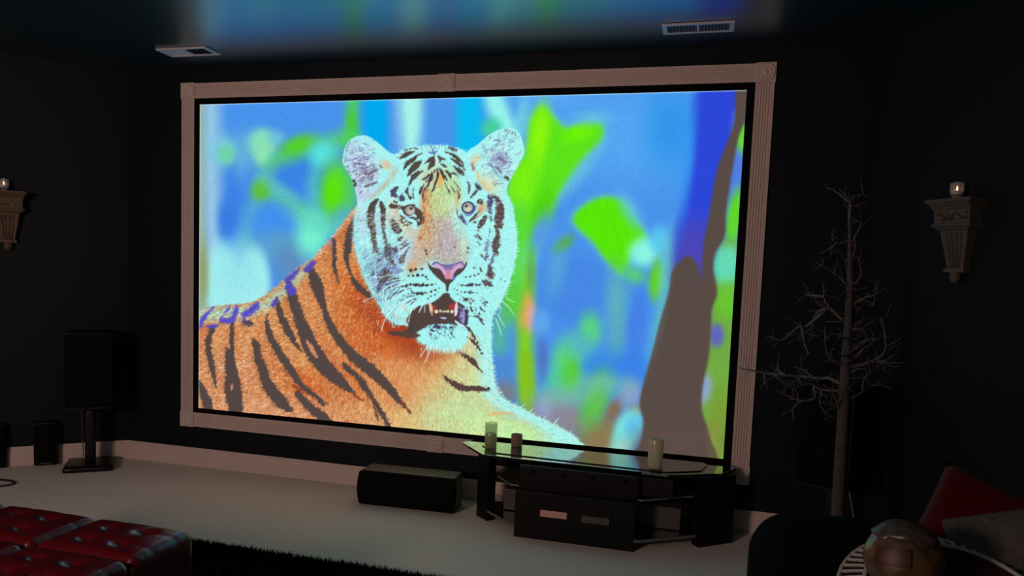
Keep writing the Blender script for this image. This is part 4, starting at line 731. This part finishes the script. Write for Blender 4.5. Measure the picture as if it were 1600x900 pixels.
# ------------------------------------------------------------------ bare decorative tree
TRUNK=[(2.037,-0.72,0.0,0.026),(2.033,-0.72,0.332,0.025),(2.029,-0.72,0.524,0.024),(2.027,-0.72,0.683,0.023),(2.023,-0.72,0.841,0.021),(2.02,-0.72,0.997,0.019),(2.018,-0.72,1.152,0.016),(2.014,-0.72,1.305,0.013),(2.005,-0.72,1.407,0.009),(1.995,-0.72,1.546,0.007),(1.986,-0.72,1.604,0.004)]  # trunk, branches and rod taken from image pixels, unprojected to chosen depths
BRANCHES=[[(2.022,-0.72,1.126),(1.98,-0.714,1.167),(1.938,-0.709,1.208),(1.922,-0.703,1.241),(1.913,-0.698,1.301)],[(1.945,-0.72,1.195),(1.902,-0.689,1.175),(1.89,-0.659,1.116),(1.874,-0.628,1.091)],[(2.006,-0.72,1.288),(1.963,-0.751,1.324),(1.918,-0.781,1.351),(1.881,-0.812,1.366)],[(2.019,-0.72,1.28),(2.047,-0.718,1.323),(2.049,-0.717,1.357),(2.038,-0.715,1.4)],[(2.033,-0.72,1.127),(2.051,-0.662,1.186),(2.093,-0.605,1.199),(2.135,-0.547,1.213)],[(2.038,-0.72,1.067),(2.094,-0.633,1.112),(2.117,-0.546,1.122)],[(2.03,-0.72,1.01),(1.985,-0.802,1.012),(1.942,-0.885,1.014)],[(2.041,-0.72,0.963),(2.089,-0.752,0.987),(2.141,-0.784,1.028),(2.138,-0.817,1.08),(2.113,-0.849,1.17)],[(2.025,-0.72,0.962),(1.941,-0.786,1.006),(1.916,-0.852,1.069),(1.871,-0.917,1.095)],[(1.937,-0.72,1.052),(1.927,-0.746,1.122)],[(2.04,-0.72,1.033),(2.061,-0.823,1.076),(2.077,-0.927,1.096)],[(1.992,-0.72,1.542),(1.991,-0.725,1.608),(1.973,-0.729,1.628),(1.935,-0.734,1.657),(1.901,-0.739,1.673)],[(1.991,-0.72,1.609),(2.012,-0.698,1.645),(2.047,-0.676,1.655),(2.079,-0.654,1.64)],[(1.994,-0.72,1.466),(1.946,-0.752,1.454),(1.924,-0.785,1.477),(1.933,-0.817,1.504)],[(2.006,-0.72,1.462),(2.034,-0.694,1.511),(2.044,-0.668,1.543),(2.017,-0.642,1.544)],[(1.933,-0.72,1.19),(1.863,-0.712,1.117),(1.839,-0.704,1.115),(1.809,-0.696,1.091),(1.778,-0.688,1.058),(1.724,-0.68,1.059)],[(1.845,-0.72,1.116),(1.846,-0.825,1.054),(1.855,-0.929,1.022)],[(1.951,-0.72,1.456),(1.933,-0.694,1.427)],[(2.003,-0.72,1.271),(1.951,-0.826,1.223)],[(2.011,-0.72,1.39),(2.019,-0.739,1.448),(2.011,-0.757,1.464)],[(2.039,-0.72,1.221),(2.071,-0.744,1.248),(2.097,-0.768,1.254),(2.094,-0.791,1.291),(2.068,-0.815,1.315)],[(2.039,-0.72,1.101),(2.067,-0.678,1.152),(2.124,-0.635,1.127)],[(2.039,-0.72,0.989),(2.074,-0.729,1.035),(2.109,-0.737,1.064),(2.117,-0.746,1.09)],[(2.017,-0.72,1.083),(1.951,-0.871,1.077)],[(1.999,-0.72,1.339),(1.994,-0.7,1.399)],[(2.077,-0.72,1.116),(2.1,-0.658,1.066),(2.074,-0.597,1.024)],[(2.101,-0.72,1.216),(2.103,-0.763,1.242),(2.081,-0.805,1.274)],[(2.095,-0.72,0.984),(2.144,-0.781,0.998),(2.175,-0.842,1.002)],[(2.012,-0.72,1.151),(1.973,-0.769,1.143)],[(1.92,-0.72,1.241),(1.867,-0.528,1.246)],[(1.999,-0.72,0.898),(1.963,-0.678,0.906),(1.899,-0.636,0.901),(1.809,-0.594,0.898),(1.697,-0.552,0.898),(1.619,-0.511,0.91)],[(1.9,-0.72,0.911),(1.868,-0.682,0.933),(1.833,-0.644,0.943)],[(1.796,-0.72,0.912),(1.767,-0.631,0.929),(1.801,-0.543,0.957)],[(1.757,-0.72,0.909),(1.806,-0.644,0.865),(1.879,-0.568,0.844)],[(2.012,-0.72,0.866),(1.943,-0.729,0.862),(1.904,-0.738,0.873),(1.909,-0.747,0.829),(1.86,-0.756,0.815),(1.831,-0.765,0.785),(1.828,-0.774,0.749)],[(2.014,-0.72,0.785),(1.969,-0.81,0.859),(1.917,-0.899,0.907)],[(1.937,-0.72,0.869),(1.943,-0.686,0.79),(2.009,-0.652,0.732)],[(2.04,-0.72,0.832),(2.096,-0.707,0.867),(2.133,-0.695,0.897)],[(2.016,-0.72,0.964),(2.08,-0.75,0.976),(2.115,-0.781,1.005)],[(2.093,-0.72,0.869),(2.082,-0.78,0.92),(2.092,-0.841,0.967)],[(2.129,-0.72,0.988),(2.192,-0.761,0.992)],[(1.864,-0.72,0.809),(1.809,-0.727,0.827),(1.76,-0.734,0.849)],[(1.718,-0.72,0.91),(1.706,-0.822,0.873)],[(1.842,-0.72,0.911),(1.849,-0.812,0.89)],[(2.016,-0.72,0.915),(2.056,-0.729,0.952),(2.098,-0.739,0.964)],[(2.034,-0.72,0.876),(2.09,-0.561,0.893)]]
ROD=[(2.036,-0.91,0.501),(2.046,-0.91,0.456),(2.059,-0.91,0.391)]
tr_ = thing('bare_tree', 'tall leafless decorative tree with pale twigs right of the screen', 'tree', (TRUNK[0][0], TRUNK[0][1], 0))
MB().tube([t[:3] for t in TRUNK], [t[3] for t in TRUNK], 12).build('trunk', 'bark', tr_, True)
MB().lathe([(.10, 0), (.12, .01), (.135, .2), (.13, .21), (.12, .2), (.115, .18), (.004, .18)], 28, (TRUNK[0][0], TRUNK[0][1], 0)).build('pot', 'black_satin', tr_, True)
for Q in BRANCHES:
    q0 = Vector(Q[0]); near = None
    for (ta, tb) in zip(TRUNK, TRUNK[1:]):
        A_, B_ = Vector(ta[:3]), Vector(tb[:3]); u = max(0, min(1, (q0-A_).dot(B_-A_)/(B_-A_).length_squared)); pq = A_+(B_-A_)*u
        if near is None or (pq-q0).length < (near-q0).length: near = pq
    if .004 < (near-q0).length < .07: Q = [tuple(near)]+Q
    L = sum((Vector(Q[i+1])-Vector(Q[i])).length for i in range(len(Q)-1)); n = len(Q)
    r0 = .0035+.011*min(L, .6)/.6*.8
    pts = []; rad = []
    for i in range(n-1):
        for k in range(3):
            u = k/3; a, b_, c_, d_ = [Vector(Q[min(max(i+j, 0), n-1)]) for j in (-1, 0, 1, 2)]
            v = .5*(2*b_+(c_-a)*u+(2*a-5*b_+4*c_-d_)*u*u+(3*b_-a-3*c_+d_)*u**3)
            v += Vector((rnd.uniform(-1, 1), rnd.uniform(-1, 1), rnd.uniform(-1, 1)))*.003*(1 if (i or k) else 0)
            pts.append(v); rad.append(r0*(1-.78*(i+u)/(n-1)))
    pts.append(Vector(Q[-1])); rad.append(r0*.2)
    b = MB().tube(pts, rad, 6).build('branch', 'twig', tr_, True)
    tw = MB(); m_ = max(3, int(L/.028))
    for k in range(m_):
        i = rnd.randrange(1, len(pts)-1); p = pts[i]; d = (pts[i+1]-pts[i-1]).normalized()
        e = (d+Vector((rnd.uniform(-1, 1), rnd.uniform(-1, 1), rnd.uniform(-.6, 1)))*1.1).normalized(); l = rnd.uniform(.02, .085)
        mid = p+e*l*.5+Vector((rnd.uniform(-1, 1), rnd.uniform(-1, 1), rnd.uniform(-1, 1)))*.01; end = p+e*l+Vector((0, 0, rnd.uniform(-.02, .02)))
        tw.tube([p, mid, end], [.0017, .0013, .0009], 4); tw.lathe([(.0008, -.0022), (.0024, 0), (.0008, .0022)], 6, end)
    tag(tw.build('twigs', 'twig', b, off=tr_.location), kind='stuff')
tag(MB().tube([(ROD[-1][0]+.004, ROD[-1][1], .003)]+ROD[::-1], .0035, 6).build('thin_rod', 'twig'), 'thin pale rod standing beside the tree trunk', 'rod')
# ------------------------------------------------------------------ red leather ottoman
ot = thing('tufted_ottoman', 'large red leather ottoman with button-tufted cushions in the foreground', 'ottoman', (-.70, -2.42, .035))
OX1, OY1, CX, CY, ZT = -.105, -1.905, .385, .275, .40
NCX, NCY = 3, 3
MB().rbox((OX1-NCX*CX/2, OY1-NCY*CY/2, .035+.068), (NCX*CX-.02, NCY*CY-.02, .12), .02, 6).build('base', 'red_leather', ot, True)
def cushion(cx, cy):
    hx, hy, hz = CX/2, CY/2, .125
    tf = [(sx*hx*.34, sy*hy*.36) for sx in (-1, 1) for sy in (-1, 1)]
    def fn(x, y, z):
        if z > 0:
            k = z/hz; crown = .012*(1-(x/hx)**2)*(1-(y/hy)**2)
            dim = sum(.024*math.exp(-((x-a)**2+(y-b)**2)/(2*.015**2)) for a, b in tf)
            fold = .004*sum(math.exp(-((abs(x)-hx*.34)**2)/(2*.006**2))*.8+math.exp(-((abs(y)-hy*.36)**2)/(2*.006**2))*.8 for _ in (0,))
            z = z+k*(crown-dim-fold*.7)
        return x, y, z
    c = MB().rbox((cx, cy, ZT-hz), (CX-.004, CY-.004, 2*hz), .032, 40, fn).build('cushion', 'red_leather', ot, True)
    for a, b in tf: MB().lathe([(.009, 0), (.008, .003), (.005, .0045), (.0005, .005)], 12, (cx+a, cy+b, ZT-.0135)).build('button', 'red_leather', c, True, off=ot.location)
for i in range(NCX):
    for j in range(NCY): cushion(OX1-CX*(i+.5), OY1-CY*(j+.5))
for i in (0, 1):
    for j in (0, 1): MB().lathe([(.02, .0), (.022, .012)], 14, (OX1-.06-i*(NCX*CX-.12), OY1-.06-j*(NCY*CY-.12), .032)).build('foot', 'black_satin', ot)
# ------------------------------------------------------------------ black shag rug
rg = thing('shag_rug', 'black shaggy rug under the red ottoman', 'rug', (-.3, -2.0, 0))
RX0, RX1, RY0, RY1 = -1.5, .95, -3.0, -1.17
MB().box(RX0, RY0, .001, RX1, RY1, .012).build('backing', 'rug_black', rg)
nb = 26000; rs = np.random.RandomState(11)
bx = rs.uniform(RX0, RX1, nb); by = RY1-(RY1-RY0)*rs.rand(nb)**1.5; edge_n = 5000
bx[:edge_n] = rs.uniform(RX0, RX1, edge_n); by[:edge_n] = RY1-rs.rand(edge_n)*.03
ang = rs.uniform(0, 6.283, nb); tilt = rs.uniform(.1, .75, nb); ln = rs.uniform(.025, .048, nb); wd = rs.uniform(.002, .004, nb)
dx, dy = np.cos(ang), np.sin(ang)
root = np.stack([bx, by, np.full(nb, .011)], 1); tip = root+np.stack([dx*ln*np.sin(tilt), dy*ln*np.sin(tilt), ln*np.cos(tilt)], 1); side = np.stack([-dy*wd, dx*wd, np.zeros(nb)], 1)
mid = (root+tip)/2+np.array([0, 0, .004])
Vr = np.stack([root-side, root+side, mid+side*.8, mid-side*.8, tip], 1).reshape(-1, 3)-np.array([-.3, -2.0, 0])
k5 = np.arange(nb)*5; Fr = [(a, a+1, a+2, a+3) for a in k5.tolist()]+[(a+3, a+2, a+4) for a in k5.tolist()]
mr = bpy.data.meshes.new('pile'); mr.from_pydata(Vr.tolist(), [], Fr); mr.materials.append(MATS['rug_black']); pr = bpy.data.objects.new('pile', mr); COL.objects.link(pr); pr.parent = rg; pr['kind'] = 'stuff'
# ------------------------------------------------------------------ sofa and the things on it
so = thing('sofa', 'dark charcoal sofa at the right edge with a rounded arm', 'sofa', (2.2, -2.3, 0))
MB().rbox((2.19, -1.57, .29), (1.10, .32, .56), .13, 14, lambda x, y, z: (x, y, z+.012*math.cos(x*3) if z > 0 else z)).build('arm', 'sofa_cloth', so, True)
MB().rbox((2.15, -2.55, .18), (.95, 1.60, .32), .05, 8).build('seat_base', 'sofa_cloth', so, True)
for k in range(2): MB().rbox((2.10, -2.17-k*.76, .39), (.84, .75, .14), .05, 10).build('seat_cushion', 'sofa_cloth', so, True)
MB().rbox((2.66, -2.5, .45), (.24, 1.75, .88), .09, 10).build('backrest', 'sofa_cloth', so, True)
def pillow(name, label, c, size, e1, e2, m, group=None):
    w, h_, th = size; n = 14; V = MB(); e1 = Vector(e1).normalized(); e2 = Vector(e2); e2 = (e2-e1*e2.dot(e1)).normalized(); R_ = Matrix((e1, e2, e1.cross(e2))).transposed()
    idx = {}; P = []; F = []
    for s in (1, -1):
        for i in range(n+1):
            for j in range(n+1):
                u, v = i/n*2-1, j/n*2-1
                if s == -1 and (i in (0, n) or j in (0, n)): idx[(s, i, j)] = idx[(1, i, j)]; continue
                t = th/2*((1-u**4)*(1-v**4))**.5*(1+.05*math.sin(5*u+3*v)); pinch = 1-.06*(1-u*u) if abs(v) > abs(u) else 1-.06*(1-v*v)
                x = u*w/2*(1-.07*(1-v*v)*abs(u)**3*0-.08*(1-abs(v)**2)*0)*(1-.05*(1-v*v)*(abs(u) > .5)); y = v*h_/2*(1-.05*(1-u*u)*(abs(v) > .5))
                q = R_ @ Vector((x, y, s*t)); idx[(s, i, j)] = len(P); P.append((c[0]+q.x, c[1]+q.y, c[2]+q.z))
        for i in range(n):
            for j in range(n): F.append((idx[(s, i, j)], idx[(s, i+1, j)], idx[(s, i+1, j+1)], idx[(s, i, j+1)]))
    t = thing(name, label, 'cushion', (c[0], c[1], min(p[2] for p in P)), group=group)
    V.add(P, F).build('cover', m, t, True)
    return t
pillow('throw_pillow', 'plain red cushion leaning at the right end of the sofa arm', (2.20, -1.81, .645), (.31, .31, .12), (.78, -.30, -.28), (.36, .45, .78), 'red_velvet', 'cushions on the sofa')
pillow('throw_pillow', 'grey knitted cushion in front of the plain red cushion', (2.205, -1.90, .655), (.25, .18, .10), (.88, -.25, .34), (-.25, .62, .72), 'grey_knit', 'cushions on the sofa')
# round red cushion with a ladder-lace trim
lc = (0, 0, 0)
lt = thing('lace_cushion', 'round red cushion with white ladder-lace trim on the sofa seat', 'cushion', (2.05, -2.10, .545), group='cushions on the sofa', world_coords=False); lt.rotation_euler = (math.radians(21), 0, 0)
RR = .245
MB().lathe([(.002, -.062), (.12, -.058), (.20, -.035), (RR, 0), (RR-.002, .012), (.19, .04), (.12, .05), (.002, .053)], 48, lc).build('cover', 'red_velvet', lt, True)
def cz(r): # height of the cover's top at radius r
    pr_ = [(.002, .053), (.12, .05), (.19, .04), (RR, .012)]
    for (a, za), (b, zb) in zip(pr_, pr_[1:]):
        if r <= b: return za+(zb-za)*(r-a)/(b-a)
    return 0
tl_ = MB()
for r in (.188, .242): tl_.tube([(lc[0]+r*math.cos(a*.1309), lc[1]+r*math.sin(a*.1309), lc[2]+cz(r)+.004) for a in range(49)], .0055, 6)
tl_.build('lace_edging', 'lace_white', lt, True)
bk = MB().lathe([(.186, .0425), (.215, .0295), (.242, .0155), (.242, .0135), (.215, .0275), (.186, .0405)], 48, lc, closed=True).build('dark_backing', 'lace_dark', lt)
for k in range(60):
    a = 2*math.pi*k/60; rg_ = [(lc[0]+r*math.cos(a), lc[1]+r*math.sin(a), lc[2]+cz(r)+.005) for r in (.186, .215, .244)]
    MB().tube(rg_, .0042, 5).build('lace_rung', 'lace_white', lt)
# film-wrapped bundle
wc = (1.937, -2.11, .662)
wb = thing('wrapped_bundle', 'round golden-brown bundle in crinkled film with a dark red patch', 'bundle', (wc[0], wc[1], wc[2]-.088))
def lump(r, k, amp, ph0=0):
    V = []; F = []; n, m_ = 36, 24
    for i in range(m_+1):
        th = math.pi*i/m_
        for j in range(n):
            ph = 2*math.pi*j/n; s_ = math.sin(th)
            rr = r*(1+k*s_*(math.sin(5*ph+3*th+ph0)*.5+math.sin(9*ph-5*th)*.35+math.sin(17*ph+11*th)*.25))
            V.append((wc[0]+rr*s_*math.cos(ph), wc[1]+rr*s_*math.sin(ph), wc[2]+rr*math.cos(th)*amp))
    for i in range(m_):
        for j in range(n): F.append((i*n+j, i*n+(j+1) % n, (i+1)*n+(j+1) % n, (i+1)*n+j))
    return V, F
MB().add(*lump(.082, .045, 1.03)).build('body', 'wrap_gold', wb, True)
n = 12; V = []; F = []
for i in range(n+1):
    for j in range(n+1):
        az = math.radians(-146+i*52/n); el = math.radians(0+j*27/n+(i/n)*7); r = .0875
        V.append((wc[0]+r*math.cos(el)*math.cos(az), wc[1]+r*math.cos(el)*math.sin(az), wc[2]+r*math.sin(el)))
for i in range(n):
    for j in range(n): F.append((i*(n+1)+j, (i+1)*(n+1)+j, (i+1)*(n+1)+j+1, i*(n+1)+j+1))
po = MB().add(V, F).build('red_patch', 'wrap_red', wb); md = po.modifiers.new('thick', 'SOLIDIFY'); md.thickness = .004; md.offset = -1; po['label'] = 'dark red rectangular patch'
V, F = lump(.088, .06, 1.02, 2)
F = [f for f in F if all(V[i][2] > wc[2]+.052+.006*math.sin(3*math.atan2(V[i][1]-wc[1], V[i][0]-wc[0])+1) for i in f)]
fo = MB().add(V, F).build('film', 'wrap_film', wb, True); md = fo.modifiers.new('thick', 'SOLIDIFY'); md.thickness = .002; md.offset = -1
